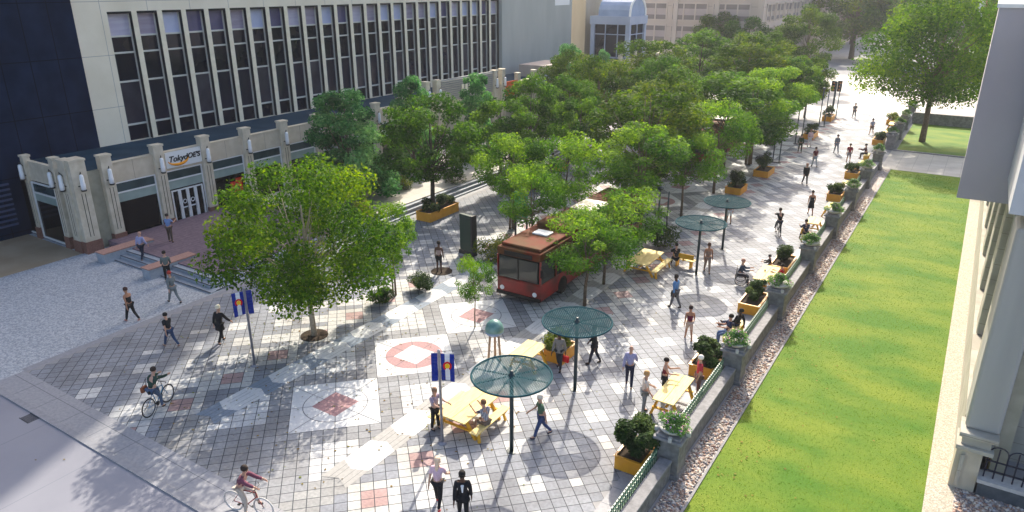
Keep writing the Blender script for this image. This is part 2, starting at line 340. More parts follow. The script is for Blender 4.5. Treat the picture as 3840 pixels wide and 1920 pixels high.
sheet('pebble_bed',rect(-5.95,-5.15,8,68.7),.012,M['gravelbase'])
o=MB().box(-5.19,-5.11,8,68.7,0,.06).build('lawn_edging',M['wallcap']); tag(o,kind='structure')
def numesh(name,V,F,mats,mi=None,attr=None,smooth=False):
    me=bpy.data.meshes.new(name); n=len(V); k=F.shape[1]; me.vertices.add(n); me.vertices.foreach_set('co',V.astype('f').ravel())
    me.loops.add(F.size); me.loops.foreach_set('vertex_index',F.astype('i').ravel()); me.polygons.add(len(F)); me.polygons.foreach_set('loop_start',np.arange(len(F),dtype='i')*k)
    for m_ in mats: me.materials.append(m_)
    if mi is not None: me.polygons.foreach_set('material_index',mi.astype('i'))
    if smooth: me.polygons.foreach_set('use_smooth',np.ones(len(F),bool))
    me.update(calc_edges=True)
    if attr is not None:
        a=me.attributes.new('tint','FLOAT','FACE'); a.data.foreach_set('value',attr.astype('f'))
    me.validate(); return me
rs=np.random.RandomState(3)
# grass blades
GM=leafmat('grass blades',(.05,.14,.005),(.12,.22,.010),(.21,.28,.03),.35)
n=52000; bx=rs.uniform(-5.12,.95,n); by=8+ (rs.uniform(0,1,n)**1.6)*60; h=rs.uniform(.010,.032,n); an=rs.uniform(0,2*PI,n); wd=.006+.0003*by
ti=.5+.25*np.sin(bx*1.3+np.sin(by*.9))*np.cos(by*.8+bx*.4)+rs.normal(0,.16,n)
lean=rs.normal(0,.02,(n,2)); V=np.zeros((n,3,3)); V[:,0]=np.c_[bx-wd*np.cos(an),by-wd*np.sin(an),np.full(n,.02)]; V[:,1]=np.c_[bx+wd*np.cos(an),by+wd*np.sin(an),np.full(n,.02)]; V[:,2]=np.c_[bx+lean[:,0],by+lean[:,1],.02+h]
o=bpy.data.objects.new('grass_blades',numesh('grass_blades',V.reshape(-1,3),np.arange(n*3).reshape(-1,3),[GM],attr=np.clip(ti,0,1))); COL.objects.link(o); tag(o,'short mown green grass blades covering the long lawn','grass',kind='stuff')
# pebbles
pm=[mat('pebble %d'%i,c,.7) for i,c in enumerate([(.42,.30,.23),(.56,.52,.49),(.22,.21,.22),(.66,.58,.48),(.34,.21,.16)])]
n=5200; px=rs.uniform(-5.9,-5.22,n); py=10+(rs.uniform(0,1,n)**1.5)*48; sz=rs.uniform(.03,.075,n)
oc=np.array([(1,0,0),(0,1,0),(-1,0,0),(0,-1,0),(0,0,1),(0,0,-1)],float); of=np.array([(0,1,4),(1,2,4),(2,3,4),(3,0,4),(1,0,5),(2,1,5),(3,2,5),(0,3,5)])
def scatter_octa(name,px,py,sz,z,mats):
    n=len(px); a=rs.uniform(0,2*PI,n); V=np.zeros((n,6,3)); sc=rs.uniform(.6,1.3,(n,3)); c,s_=np.cos(a),np.sin(a)
    for k in range(6):
        x=oc[k,0]*sz*sc[:,0]; y=oc[k,1]*sz*sc[:,1]; V[:,k,0]=px+x*c-y*s_; V[:,k,1]=py+x*s_+y*c; V[:,k,2]=z+oc[k,2]*sz*.6*sc[:,2]
    F=(of[None]+6*np.arange(n)[:,None,None]).reshape(-1,3); return numesh(name,V.reshape(-1,3),F,mats,np.repeat(rs.randint(0,len(mats),n),8),smooth=True)
o=bpy.data.objects.new('pebbles',scatter_octa('pebbles',px,py,sz,.03,pm)); COL.objects.link(o); tag(o,'mixed brown and grey pebbles between granite wall and lawn','gravel',kind='stuff')
# ---------------------------------------------------------------- foliage builders
def leaves(name,centers,radii,n,size,m,par,seed=0,flat=.75,updir=.5,mats=None,mi=None,tintbase=.5):
    """n leaf quads spread over clumps; each clump a little lighter or darker"""
    r=np.random.RandomState(seed); C=np.array(centers,float); Rr=np.array(radii,float); w=Rr**2/np.sum(Rr**2)
    idx=r.choice(len(C),n,p=w); d=r.normal(0,1,(n,3)); d/=np.linalg.norm(d,axis=1)[:,None]; rad=r.uniform(.15,1,n)**.5
    P=C[idx]+d*(Rr[idx]*rad)[:,None]*np.array([1,1,flat])
    nr=d*.6+r.normal(0,.55,(n,3))+np.array([0,0,updir]); nr/=np.linalg.norm(nr,axis=1)[:,None]
    t=np.cross(nr,r.normal(0,1,(n,3))); t/=np.linalg.norm(t,axis=1)[:,None]; b=np.cross(nr,t)
    s=(size*r.uniform(.6,1.35,n))[:,None]
    V=np.stack([P-t*s*.5,P-b*s*.28+nr*s*.05,P+t*s*.5,P+b*s*.28+nr*s*.05],1).reshape(-1,3)
    ct=r.normal(0,.22,len(C)); tint=np.clip(tintbase-.03+ct[idx]+r.normal(0,.17,n),0,1)
    me=numesh(name,V,np.arange(n*4).reshape(-1,4),mats or [m],None if mi is None else r.choice(len(mats),n,p=mi),attr=tint)
    o=bpy.data.objects.new(name,me); COL.objects.link(o); o.parent=par; return o
LM={'elm':leafmat('elm leaves',(.014,.045,.005),(.045,.105,.007),(.14,.20,.012)),
    'honey':leafmat('light feathery leaves',(.022,.08,.010),(.07,.18,.018),(.18,.31,.035),.45),
    'maple':leafmat('bright maple leaves',(.014,.06,.003),(.062,.155,.006),(.19,.29,.014),.45),
    'ash':leafmat('ash leaves',(.016,.06,.009),(.045,.125,.013),(.12,.23,.025)),
    'conifer':leafmat('blue green dense leaves',(.02,.10,.030),(.085,.26,.07),(.34,.56,.20),.35),
    'shrub':leafmat('dark shrub leaves',(.012,.035,.010),(.035,.075,.016),(.10,.15,.03),.3),
    'shruby':leafmat('yellow green shrub leaves',(.05,.09,.010),(.14,.19,.02),(.33,.34,.04),.35),
    'urn':leafmat('bright urn leaves',(.04,.13,.03),(.12,.28,.06),(.28,.42,.13),.4),
    'oak':leafmat('park tree leaves',(.014,.055,.003),(.05,.14,.005),(.15,.26,.012),.45)}
def tree_proto(kind,seed,shape=0,H=7.5,Rc=3.0,n=9000,size=.2,base=.30,trunk_r=.13,bark=None,stems=1,nc=34,gap=.0):
    r=random.Random(seed); root=empty('tree','x','tree')
    tb=MB(); zc=H*(base+1)/2; hz=H*(1-base)/2; cs=[];rr=[]
    for k in range(nc):
        for _ in range(30):
            if kind=='conifer':
                z=base*H+ (H-base*H)*(r.random()**1.35); t=(H-z)/(H*(1-base)); a=r.uniform(0,2*PI); q=Rc*(.30+.75*t**.6)*r.uniform(.3,1)*.85; c=(q*math.cos(a),q*math.sin(a),z)
            else:
                a=r.uniform(0,2*PI); z=r.uniform(-1,1); zz=(z+shape)/(1+shape) if z>-shape else (z+shape)/(1-shape); q=math.sqrt(max(0,1-abs(zz)**(2.2-1.2*shape))); f=r.uniform(.35,1)**.5*.92; c=(Rc*q*f*math.cos(a),Rc*q*f*math.sin(a),zc+hz*z*.86-(.10*hz if q*f>.7 else 0))
            if all((Vector(c)-Vector(p)).length>Rc*.32 for p in cs): break
        cs.append(c); rr.append(Rc*r.uniform(.15,.36)*(1 if kind!='conifer' else .85))
    lean=[(r.uniform(-.1,.1),r.uniform(-.1,.1)) for _ in range(4)]
    hb=base*H
    for st in range(stems):
        ox,oy=(0,0) if stems==1 else (.16*math.cos(st*2.1+seed),.16*math.sin(st*2.1+seed))
        tb.tube([(ox,oy,-.1),(ox*.9+lean[0][0]*.3,oy*.9,hb*.5),(ox+lean[0][0],oy+lean[0][1],hb),(ox+lean[1][0],oy+lean[1][1],hb+hz*.8),(ox*1.5,oy,H*.9)],[trunk_r*1.25,trunk_r,trunk_r*.9,trunk_r*.5,trunk_r*.12],8)
    for k,c in enumerate(cs):
        if k%2 and kind=='conifer': continue
        z0=hb*r.uniform(.9,1.15)+max(0,(c[2]-hb)*r.uniform(.1,.45)); z0=min(z0,c[2]*.95)
        a=Vector((lean[0][0],lean[0][1],z0)); b=Vector(c); mid=a.lerp(b,.5)+Vector((r.uniform(-.1,.1)*Rc*.3,r.uniform(-.1,.1)*Rc*.3,-.06*Rc if kind!='oak' else .02*Rc))
        br=trunk_r*.30*(Rc/3 if Rc<3 else 1)
        tb.tube([a,mid,b],[br,br*.62,br*.2],5)
    t=tb.build('trunk',bark or M['bark'],root,True)
    leaves('crown',cs,rr,n,size,LM[kind],root,seed)
    return root
_protos={}
def proto(key,**kw):
    if key not in _protos: _protos[key]=[tree_proto(seed=hash_(key)+1,**kw),False]
    return _protos[key]
def hash_(s): return sum(ord(c)*(i+3) for i,c in enumerate(s))%997
SPEC={
 'elm1':dict(kind='elm',H=7.5,Rc=3.0,n=15000,size=.19,base=.24,nc=40),
 'elm2':dict(kind='elm',H=8.0,Rc=3.2,n=15000,size=.20,base=.22,nc=44,stems=2),
 'elm3':dict(kind='elm',H=8.0,Rc=3.2,n=14000,size=.19,base=.26,nc=30,shape=.35),
 'ash3':dict(kind='ash',H=7.5,Rc=3.0,n=12000,size=.19,base=.26,nc=24,shape=.3),
 'ash1':dict(kind='ash',H=7.5,Rc=2.9,n=13000,size=.19,base=.30,nc=34),
 'ash2':dict(kind='ash',H=7.0,Rc=2.6,n=12000,size=.18,base=.28,nc=30),
 'honey1':dict(kind='honey',H=6.2,Rc=2.4,n=9000,size=.15,base=.38,nc=26,trunk_r=.07,stems=3),
 'honey2':dict(kind='honey',H=6.0,Rc=2.6,n=7500,size=.15,base=.40,nc=22,trunk_r=.08),
 'conifer1':dict(kind='conifer',H=7.4,Rc=2.9,n=24000,size=.20,base=.08,nc=60,trunk_r=.16),
 'maple':dict(kind='maple',H=8.5,Rc=4.3,n=30000,size=.17,base=.27,nc=48,trunk_r=.13,shape=.35),
 'oak':dict(kind='oak',H=14.0,Rc=7.0,n=36000,size=.26,base=.28,nc=70,trunk_r=.25,shape=.15)}
def tree(key,name,label,x,y,H,Rr,rz,group='street trees along the mall',bark=None):
    p=_protos.get(key)
    if p is None: _protos[key]=p=[tree_proto(seed=hash_(key),bark=bark,**SPEC[key]),False]
    o=p[0] if not p[1] else copy_tree(p[0]); p[1]=True
    o.name=name; o.location=(x,y,0); o.rotation_euler=(0,0,rz); sx=Rr/SPEC[key]['Rc']; o.scale=(sx,sx,H/SPEC[key]['H'])
    tag(o,label,'tree',group); return o
# crown centre seen at (x,y) for z about 5 -> ground positions in metres
TREES=[
 ('maple','maple_tree','large bright green tree with pale trunk rising from a round pit',-23.4,19.9,8.3,4.05,.4,'barkpale'),
 ('conifer1','dense_tree','tall dark blue green dense tree in front of the shop front',-37.0,36.2,8.0,3.6,0,None),
 ('ash1','ash_tree','round green tree standing in the long orange planter on the terrace edge',-30.4,37.4,8.2,3.5,.5,'barkdark'),
 ('conifer1','dense_tree','narrow blue green tree behind the terrace planter tree, close to the tall pilaster',-38.0,44.5,8.0,2.4,1,None),
 ('conifer1','dense_tree','small blue green tree below the louvred sign wall',-36.6,51.5,7.6,2.3,2,None),
 ('ash2','ash_tree','green tree between the louvred sign wall and the bus, left of a pair',-29.4,44.5,7.2,2.8,.2,None),
 ('ash3','ash_tree','green tree whose dark slim trunk stands in a bushy bed on the terrace',-29.8,49.5,8.2,2.9,1.7,'barkdark'),
 ('ash1','ash_tree','green tree beyond the bushy bed, in front of the orange banner',-29.6,55.5,7.6,2.9,2.9,None),
 ('conifer1','dense_tree','blue green pointed tree in front of the blue signboard',-39.0,72.5,8.6,2.5,3,None),
 ('conifer1','dense_tree','little blue green treetop below the glass vaulted entrance',-40.2,84,7.2,1.6,4,None),
 ('elm1','elm_tree','round dark olive tree right of the blue green pointed tree',-30.0,62,8.8,3.4,.3,None),
 ('ash2','ash_tree','green leafy tree filling the gap below the round olive tree',-24.8,48.5,7.2,2.3,.9,None),
 ('elm2','elm_tree','broad olive tree below the glass vaulted entrance and its beige wall',-30.5,76,10,4.8,.5,None),
 ('elm2','elm_tree','broad olive green multi trunk tree in the middle of the mall behind the near bus',-19.2,47.6,8.6,4.2,2.2,None),
 ('elm1','elm_tree','olive tree with pale lit top close behind the broad multi trunk tree',-21.5,56.0,8.4,3.9,4.2,None),
 ('ash3','ash_tree','mid green tree at the foot of the beige window wall',-30.0,91,9.6,4.5,1.3,None),
 ('elm1','elm_tree','distant olive tree highest against the beige window wall',-39.5,128,10.5,4.6,2.3,None),
 ('ash3','ash_tree','spreading bright green tree over the far red bus',-17.6,61.5,8.0,4.9,3.3,None),
 ('elm3','elm_tree','olive tree with yellowish skirts beyond the far red bus',-21.4,81,10,5.2,5.3,None),
 ('ash1','ash_tree','distant light green tree where the beige building turns its corner',-33.0,123,10.0,4.2,5.0,None),
 ('elm3','elm_tree','big round olive tree before the receding beige side wall',-23.2,119,12.0,5.6,1.9,None),
 ('ash2','ash_tree','light green tree at the left edge of the walkway before the white crossing',-17.0,82,8.0,3.5,2.7,None),
 ('elm1','elm_tree','olive tree at the end of the row close to the white crossing',-17.0,91.5,7.0,2.7,3.7,None),
 ('elm2','elm_tree','large dark hazy tree far behind the white crossing',-24.5,172,19,9.5,.7,None),
 ('ash1','ash_tree','pale hazy tree left of the large park tree, far back',-15.4,165,17,8.0,1.7,None),
 ('ash1','ash_tree','hazy green tree hidden behind the large park tree',-3.0,150,15,8.0,2.7,None),
 ('elm1','elm_tree','olive tree seen past the right side of the large park tree',4.0,118,11,6.0,3.9,None),
 ('elm2','elm_tree','dark tree far back between the beige side wall and the park tree',-31.0,215,22,11,.2,None),
 ('honey2','honey_locust','young tree with yellowish leaves close beside the walkway behind the far umbrella pair',-15.6,46.0,5.8,2.4,.2,None),
 ('honey2','honey_locust','pale feathery tree beside the walkway between two tree grates',-15.6,53.0,7.0,3.0,1.2,None),
 ('honey1','honey_locust','pale green feathery tree left of the walkway opposite the garden path',-16.0,64,7.6,3.6,2.2,None),
 ('honey1','honey_locust','pale feathery tree at the walkway edge under the traffic lights',-16.4,73.5,7.6,3.4,3.2,None),
 ('honey1','honey_locust','feathery tree with light green top standing behind the near bus roof',-17.0,41.8,6.8,3.2,.1,None),
 ('honey1','honey_locust','three stemmed young tree growing left of the near bus, beside the green panel',-24.0,37.6,6.2,2.4,1.1,None),
 ('honey2','honey_locust','sparse tree at the right side of the near bus with leaves over its windows',-14.5,29.4,4.7,2.5,2.1,'barkpale'),
 ('honey2','honey_locust','sparse tree touching the rear right corner of the near bus',-14.8,35.2,4.6,2.4,4.4,None),
 ('honey2','honey_locust','sparse light tree over the left rear of the near bus',-20.6,38.5,6.4,2.8,5.1,None),
 ('honey1','honey_locust','slim young tree between two low round shrubs, right of the large pale trunk',-23.3,25.3,4.9,1.35,5.0,None),
 ('honey2','honey_locust','pale small leaved tree hanging low in front of the near bus',-17.7,24.5,3.5,.95,2.5,None),
 ('honey1','honey_locust','feathery tree crowding the middle of the walkway row',-17.8,70.5,7.6,3.4,4.0,None),
 ('elm1','elm_tree','olive tree beyond the terrace, under the roof unit',-36.0,68.0,8.6,3.4,.9,None),
 ('ash1','ash_tree','green tree between two olive crowns mid way down the mall',-25.5,66.0,8.6,3.9,1.1,None),
 ('elm2','elm_tree','dark olive crown behind the mid mall trees',-24.5,96,10,4.8,2.6,None),
 ('honey2','honey_locust','light tree leaning over the right flank of the near bus',-14.9,32.4,4.4,2.3,3.6,None),
 ('honey2','honey_locust','sparse tree reaching over the left side of the near bus roof',-19.9,33.2,5.6,2.3,1.6,None),
]
for t in TREES: tree(*t[:-1],bark=M[t[-1]] if t[-1] else None)
tree('oak','park_tree','very large spreading tree with a sturdy forked trunk on the far lawn',-3.9,83.2,14.2,7.2,.8,'trees on the lawn')
# round tree pit of the nearest tree
o=MB().lathe([(.62,0),(.62,.03),(.5,.035)],24,(-23.4,19.9,.0)).build('tree_pit',M['soil']); tag(o,'round dark soil pit with red rim at the foot of the large pale trunk','tree pit')
o=MB().lathe([(.6,0),(.6,.03),(.5,.035)],24,(-23.3,29.2,.0)).build('tree_pit',M['soil']); tag(o,'round dark soil pit with nothing growing, behind the person in black','tree pit')
# tripod stakes of the sapling in front of the bus
sr=empty('domed_pedestal','small teal glass dome on three tan timber legs in front of the near bus','pedestal',(-15.25,22.5,0))
for a in range(3):
    MB().tube([(.30*math.cos(a*2.1),.30*math.sin(a*2.1),0),(.20*math.cos(a*2.1),.20*math.sin(a*2.1),1.25)],.05,8).build('leg',M['stake'],sr,True)
MB().lathe([(.18,1.15),(.34,1.22),(.40,1.30),(.40,1.36),(.30,1.38)],20).build('bowl',M['bluemetal'],sr,True)
MB().lathe([(.40,1.36),(.39,1.5),(.33,1.66),(.22,1.78),(.08,1.84),(.02,1.85)],20).build('dome',mat('teal dome glass',(.08,.20,.18),.35,(.16,.30,.27),4),sr,True)
def bush(name,label,x,y,rx,ry,h,z,kind='shrub',n=1400,size=.10,group=None,seed=1,spiky=False,stem=True):
    root=empty(name,label,'shrub',(x,y,z),0,group); r=random.Random(seed)
    cs=[];rr=[];tb=MB()
    for k in range(13):
        a=r.uniform(0,2*PI); q=r.uniform(.1,.95); c=(rx*q*math.cos(a),ry*q*math.sin(a),h*r.uniform(.30,.88)*(1-.30*q)); cs.append(c); rr.append(min(rx,ry)*r.uniform(.32,.55))
        tb.tube([(0,0,0),(c[0]*.5,c[1]*.5,c[2]*.4),c],[.02,.012,.005],4)
    tb.build('branches',M['barkdark'],root)
    leaves('foliage',cs,rr,n,size,LM[kind],root,seed,flat=.9,updir=.9); return root
GP='street shrubs growing on the mall'
bush('shrub','low round shrub left of the slim young tree',-23.05,24.3,.62,.62,.85,0,'shrub',1800,.11,GP,3)
bush('shrub','wider low shrub of two clumps behind the slim young tree',-22.7,26.5,.95,.7,1.0,0,'shrub',2400,.11,GP,4)
bush('hedge','bright green bushy hedge running up to the left side of the near bus',-21.6,32.6,1.9,1.1,1.3,0,'shruby',4200,.12,GP,5)
bush('shrub','dark brown green bush beside the rear of the near bus, left of the picnic bench',-14.6,39.4,1.1,1.2,1.7,0,'shrub',2600,.13,GP,6)
bush('shrub','wide green bush at the far side of the terrace steps',-27.6,46.5,2.0,1.0,1.2,0,'shruby',3000,.13,GP,7)
bush('shrub','bush bed round the slim dark trunk on the terrace',-29.6,49.8,1.7,1.2,1.2,.3,'shrub',2600,.13,GP,8)
bush('shrub','dark bush behind the broad multi trunk tree',-22.5,54,2.2,1.4,1.8,0,'shrub',3000,.15,GP,9)
bush('shrub','orange leaved shrub behind the dense blue green tree',-33.2,33.0,.9,.7,1.0,.45,'shruby',900,.13,GP,10)
n=1500; q_=rs.uniform(0,1,(n,2)); fx=np.where(q_[:,0]<.35,-23.4+rs.normal(0,3.2,n),np.where(q_[:,0]<.75,-15.5+rs.normal(0,3.5,n),-5.4+np.abs(rs.normal(0,1.6,n)))); fy=np.where(q_[:,0]<.35,19+rs.normal(0,3.2,n),12+rs.uniform(0,50,n))
k_=(fx>-30)&(fx<.8); fx=fx[k_];fy=fy[k_]; n=len(fx); a=rs.uniform(0,2*PI,n); z_=np.where(fx>-5.2,.045,.020); sz=rs.uniform(.025,.055,n)
V=np.stack([np.c_[fx+sz*np.cos(a+t),fy+sz*(.55 if t%PI>1 else 1)*np.sin(a+t),z_+rs.uniform(0,.012,n)] for t in (0,PI/2,PI,3*PI/2)],1).reshape(-1,3)
o=bpy.data.objects.new('fallen_leaves',numesh('fallen_leaves',V,np.arange(n*4).reshape(-1,4),[leafmat('dry leaves',(.10,.06,.015),(.22,.15,.03),(.14,.18,.03),.2)],attr=rs.uniform(0,1,n))); COL.objects.link(o); tag(o,'dry fallen leaves scattered over the paving and lawn','leaves',kind='stuff')
for q,(bx_,by_,rx_,lb) in enumerate([(-33.4,33.5,.9,'low green shrub at the brick terrace corner above the side steps'),(-33.3,43.5,1.1,'olive shrub on the pale terrace left of the slatted enclosure'),(-35.5,40.0,1.0,'dark shrub deep on the pale terrace behind the planter tree'),(-31.4,47.0,1.2,'bushy plant in front of the slatted enclosure')]):
    bush('shrub',lb,bx_,by_,rx_,rx_*.8,1.0,.45 if q<3 else 0,'shrub' if q%2 else 'shruby',1600,.12,GP,20+q)
# ---------------------------------------------------------------- planters with shrubs
def planter(label,x,y,wx,wy,h,shl,kind='shrub',sh=.95,n=2600,rz=0,sx=None,off=(0,0)):
    p=empty('planter',label,'planter',(x,y,0),rz,'orange planters')
    t=.04; b=MB(); b.box(-wx/2,wx/2,-wy/2,-wy/2+t,0,h).box(-wx/2,wx/2,wy/2-t,wy/2,0,h).box(-wx/2,-wx/2+t,-wy/2+t,wy/2-t,0,h).box(wx/2-t,wx/2,-wy/2+t,wy/2-t,0,h)
    b.build('box',M['orange'],p)
    b=MB(); b.box(-wx/2-.03,wx/2+.03,-wy/2-.03,-wy/2+.05,h,h+.03).box(-wx/2-.03,wx/2+.03,wy/2-.05,wy/2+.03,h,h+.03).box(-wx/2-.03,-wx/2+.05,-wy/2+.05,wy/2-.05,h,h+.03).box(wx/2-.05,wx/2+.03,-wy/2+.05,wy/2-.05,h,h+.03)
    b.build('rim',M['orange'],p)
    MB().box(-wx/2+t,wx/2-t,-wy/2+t,wy/2-t,.05,h-.06).build('soil',M['soil'],p)
    c=Matrix.Rotation(rz,2)@Vector(off)
    if shl: bush('planted_shrub',shl,x+c[0],y+c[1],(sx or wx*.62),wy*.52,sh,h-.1,kind,int(n*1.3),.12,'shrubs in the orange planters',int(abs(x*7+y*13)))
planter('orange box planter nearest the camera beside the granite pillar',-7.32,19.15,.95,1.35,.5,'dark bushy shrub overflowing the nearest orange planter',n=5200,sh=1.35,sx=.70)
planter('orange box planter between the second pillar and the high table',-7.35,26.6,.95,1.9,.5,'dark shrub with yellowish tips in the planter by the second pillar','shrub',1.1,4000)
planter('orange planter with a bare timber seat end, behind the two seated people',-7.4,33.7,.98,1.9,.5,'small dark shrub at the back of the orange planter with a bare end',n=2400,off=(0,.45),sx=.5)
planter('orange planter beside the person in red, behind the wheelchair user',-7.4,39.8,.98,2.2,.5,'round dark shrub next to the child seated in black',n=2600)
planter('orange planter left of the far wall table, halfway along the wall',-7.5,56.6,.98,2.0,.5,'dark shrub halfway along the wall, left of a yellow table',n=1900)
planter('orange planter by the wall just short of the garden path',-7.5,64.2,.98,2.0,.5,'olive shrub in the planter just short of the garden path',n=1700)
planter('orange planter opposite the wall end beyond the garden path',-7.5,80.2,1.0,2.4,.5,'wide olive shrub beyond the garden path',n=1700)
planter('farthest orange planter along the wall near the crossing',-7.7,93.0,1.0,2.4,.5,'reddish green shrub in the farthest planter along the wall','shruby',n=1500)
planter('orange planter in front of the yellow table behind the nearest umbrella',-13.0,24.2,.9,1.3,.5,'spiky yellow green plant behind the nearest umbrella','shruby',1.0,1500)
planter('long brown orange planter round the slim trunk on the terrace edge',-29.9,37.3,1.2,3.2,.6,'low shrubs filling the long planter under the terrace tree','shrub',.9,4000)
planter('orange planter on the left edge of the walkway under the tall lamp poles',-13.9,79.5,1.0,2.6,.5,'grassy green shrub under the tall poles left of the walkway','shrub',1.2,1800)
planter('second orange planter on the left edge near the traffic lights',-14.3,91.5,1.0,2.6,.5,'olive shrub nearest the traffic lights','shrub',1.3,1600)
planter('orange planter left of the farther umbrella canopies',-14.3,54.4,1.2,1.8,.5,'green bush above the farther umbrella canopies','shrub',1.4,2600)
planter('orange planter with mixed shrubs at the walkway edge beyond the umbrellas',-13.9,61.0,1.2,2.2,.5,'dark pointed shrubs at the walkway edge beyond the umbrellas','shrub',1.6,2200)
planter('orange planter beside the two seated people under the trees',-29.3,53.2,1.4,1.2,.5,'yellow flowering shrub beside the two seated people under the trees','shruby',.6,1200)
# ---------------------------------------------------------------- granite wall with pillars, fence and urns
def wall(label,y0,y1,pil,fl):
    r=empty('granite_wall',label,'wall',(-6.25,y0,0))
    ps=sorted(pil); edges=[y0]+[q for p in ps for q in (p-.45,p+.45)]+[y1]
    for a,b in zip(edges[::2],edges[1::2]):
        if b-a<.3: continue
        MB().box(-.14,.22,a-y0,b-y0,0,.66).build('wall_segment',M['wallstone'],r)
        MB().box(-.17,.25,a-y0,b-y0,.66,.76).build('coping',M['wallcap'],r,bev=.02)
        f=MB(); L=b-a; n=int(L/.16)
        f.box(-.30,-.26,a-y0,b-y0,.10,.14).box(-.30,-.26,a-y0,b-y0,1.02,1.07).box(-.30,-.26,a-y0,b-y0,.80,.83)
        for k in range(n+1):
            y=a-y0+k*L/n; f.box(-.292,-.268,y-.012,y+.012,0,1.1)
        fr=f.build('fence_panel',M['fgreen'],r)
        g=MB()
        for k in range(n):
            y=a-y0+(k+.5)*L/n
            for z in (.28,.50,.68): g.tube([(-.28,y+.055*math.cos(t*PI/3),z+.075*math.sin(t*PI/3)) for t in range(6)],.011,4,closed=True)
            g.tube([(-.28,y+.05*math.cos(t*PI/3),.92+.06*math.sin(t*PI/3)) for t in range(6)],.012,4,closed=True)
        g.build('fence_ornament',M['fence_light'],fr)
    for k,p in enumerate(ps):
        o=MB().box(-.42,.48,p-.45-y0,p+.45-y0,0,.16).box(-.36,.42,p-.39-y0,p+.39-y0,.16,1.36).build('pillar',M['wallstone'],r,bev=.015)
        MB().box(-.46,.52,p-.49-y0,p+.49-y0,1.36,1.46).box(-.38,.44,p-.41-y0,p+.41-y0,1.46,1.54).build('pillar_cap',M['wallcap'],o,bev=.02)
        urn(-6.22,p,1.44,fl[k])
FM=[mat('pink petals',(.70,.30,.42),.7),mat('white petals',(.8,.72,.74),.7),mat('violet petals',(.42,.16,.50),.7)]
_urn=[None]
def urn(x,y,z,label):
    if _urn[0] is None:
        r=empty('urn_planter','x','urn',(x,y,z))
        MB().lathe([(.20,0),(.22,.03),(.14,.05),(.14,.08),(.30,.12),(.42,.20),(.46,.26),(.48,.28),(.48,.31),(.40,.31)],20).build('bowl',M['capwhite'],r,True)
        for a in range(4):
            an=a*PI/2+PI/4; MB().box(-.08,.08,-.06,.06,.0,.16,0,Matrix.Translation((.50*math.cos(an),.50*math.sin(an),0))@Matrix.Rotation(an,4,'Z')).build('corner_scroll',M['capwhite'],r,bev=.03)
        cs=[];rr=[];q=random.Random(5)
        for k in range(15):
            a=q.uniform(0,2*PI); d=q.uniform(0,.46); cs.append((d*math.cos(a),d*math.sin(a),.36+.30*(1-d/.48))); rr.append(.23)
        f=leaves('foliage',cs,rr,2800,.075,LM['urn'],r,8,.8,1)
        for i,c in enumerate(cs): cs[i]=(c[0]*1.15,c[1]*1.15,c[2]+.06)
        leaves('flowers',cs,[.17]*15,330,.058,None,f,9,.8,1.2,mats=FM,mi=[.5,.25,.25])['kind']='stuff'
        _urn[0]=r; o=r
    else: o=copy_tree(_urn[0]); o.location=(x,y,z); o.rotation_euler[2]=y*.7
    tag(o,label,'urn planter','flower urns on the wall pillars')
P1=[19.35+6.97*k for k in range(-1,8)]; ordn=['nearest of all, just below the frame','on the nearest pillar, beside the first orange planter','on the second pillar, by the dark shrub with yellow tips','on the third pillar, left of the open end planter seat','on the fourth pillar, near the wheelchair user','on the fifth pillar, near the man in navy on a chair','on the sixth pillar, under the walking woman in black','on the seventh pillar, two before the garden path','on the pillar at the near side of the garden path']
P1.append(68.2); P1=[19.35+6.97*k for k in range(-1,7)]+[68.15]
wall('long low grey granite wall with square pillars and green iron fence beside the pebble bed',5.5,68.6,P1,['flower urn '+q for q in ordn])
wall('short grey granite wall with close set pillars beyond the garden path',77.2,98.4,[77.7,83.6,89.6,97.6],['stone urn of flowers on the pillar at the far side of the garden path','stone urn of flowers on the second pillar past the path','stone urn of flowers on the third pillar past the path','stone urn of flowers on the last pillar by the crossing'])
o=MB().box(-5.8,6,94.3,94.75,0,1.15).box(-5.8,6,94.25,94.8,1.15,1.25).build('lawn_end_wall',M['wallstone']); tag(o,'low dark wall closing the far lawn in front of the white crossing','wall')
o=MB().box(-5.9,6,77.0,77.3,0,.12).build('path_kerb',M['wallcap']); tag(o,kind='structure')
# ---------------------------------------------------------------- tower with window bays (front plane x=-49.5)
tw=empty('office_tower','tall pale concrete office tower with a long row of narrow dark window bays','building',(-49.5,20,0))
def tb_(mb,*a): pass
Y0=20; WT,WB=13.25,4.6; ya,yb=27.8,74.6; TOPZ=70; pit_=(yb-ya)/25
X0=0
b=MB(); b.box(-12,X0,25.6-Y0,ya-Y0,0,TOPZ).box(-12,X0,ya-Y0,yb-Y0,WT,TOPZ).box(-12,X0,ya-Y0,yb-Y0,0,WB).box(-12,-.75,ya-Y0+.002,yb-Y0-.002,WB,WT)
b.build('wall',M['conc'],tw)
MB().box(-12,.02,4-Y0,25.6-Y0,0,TOPZ).build('shade_painted_wall',M['concshade'],tw)['label']='concrete end of the tower with shade painted in as dark navy'
MB().box(-12,.45,yb-Y0,92-Y0,0,16.5).build('end_wall',mat('grey green concrete',(.36,.37,.345),.85,(.42,.43,.40),.5,stretch=(1,1,.2)),tw)
MB().box(.45,.50,87.2-Y0,91.2-Y0,12.3,15).build('wall_panel',M['white'],tw)
blinds=['blindw','blindp','blindb','blindd','blindd','blindp','blindb','blindd','blindw','blindp','blindb','blindd','blindw','blindp','blindb','blindb','blindp','blindp','blindb','blindd','blindw','blindb','blindb','blindd','blindw']
shade_mat=mat('black painted shade',(.006,.007,.010),.6)  # painted shade: black for the shadowed fin sides and opening heads
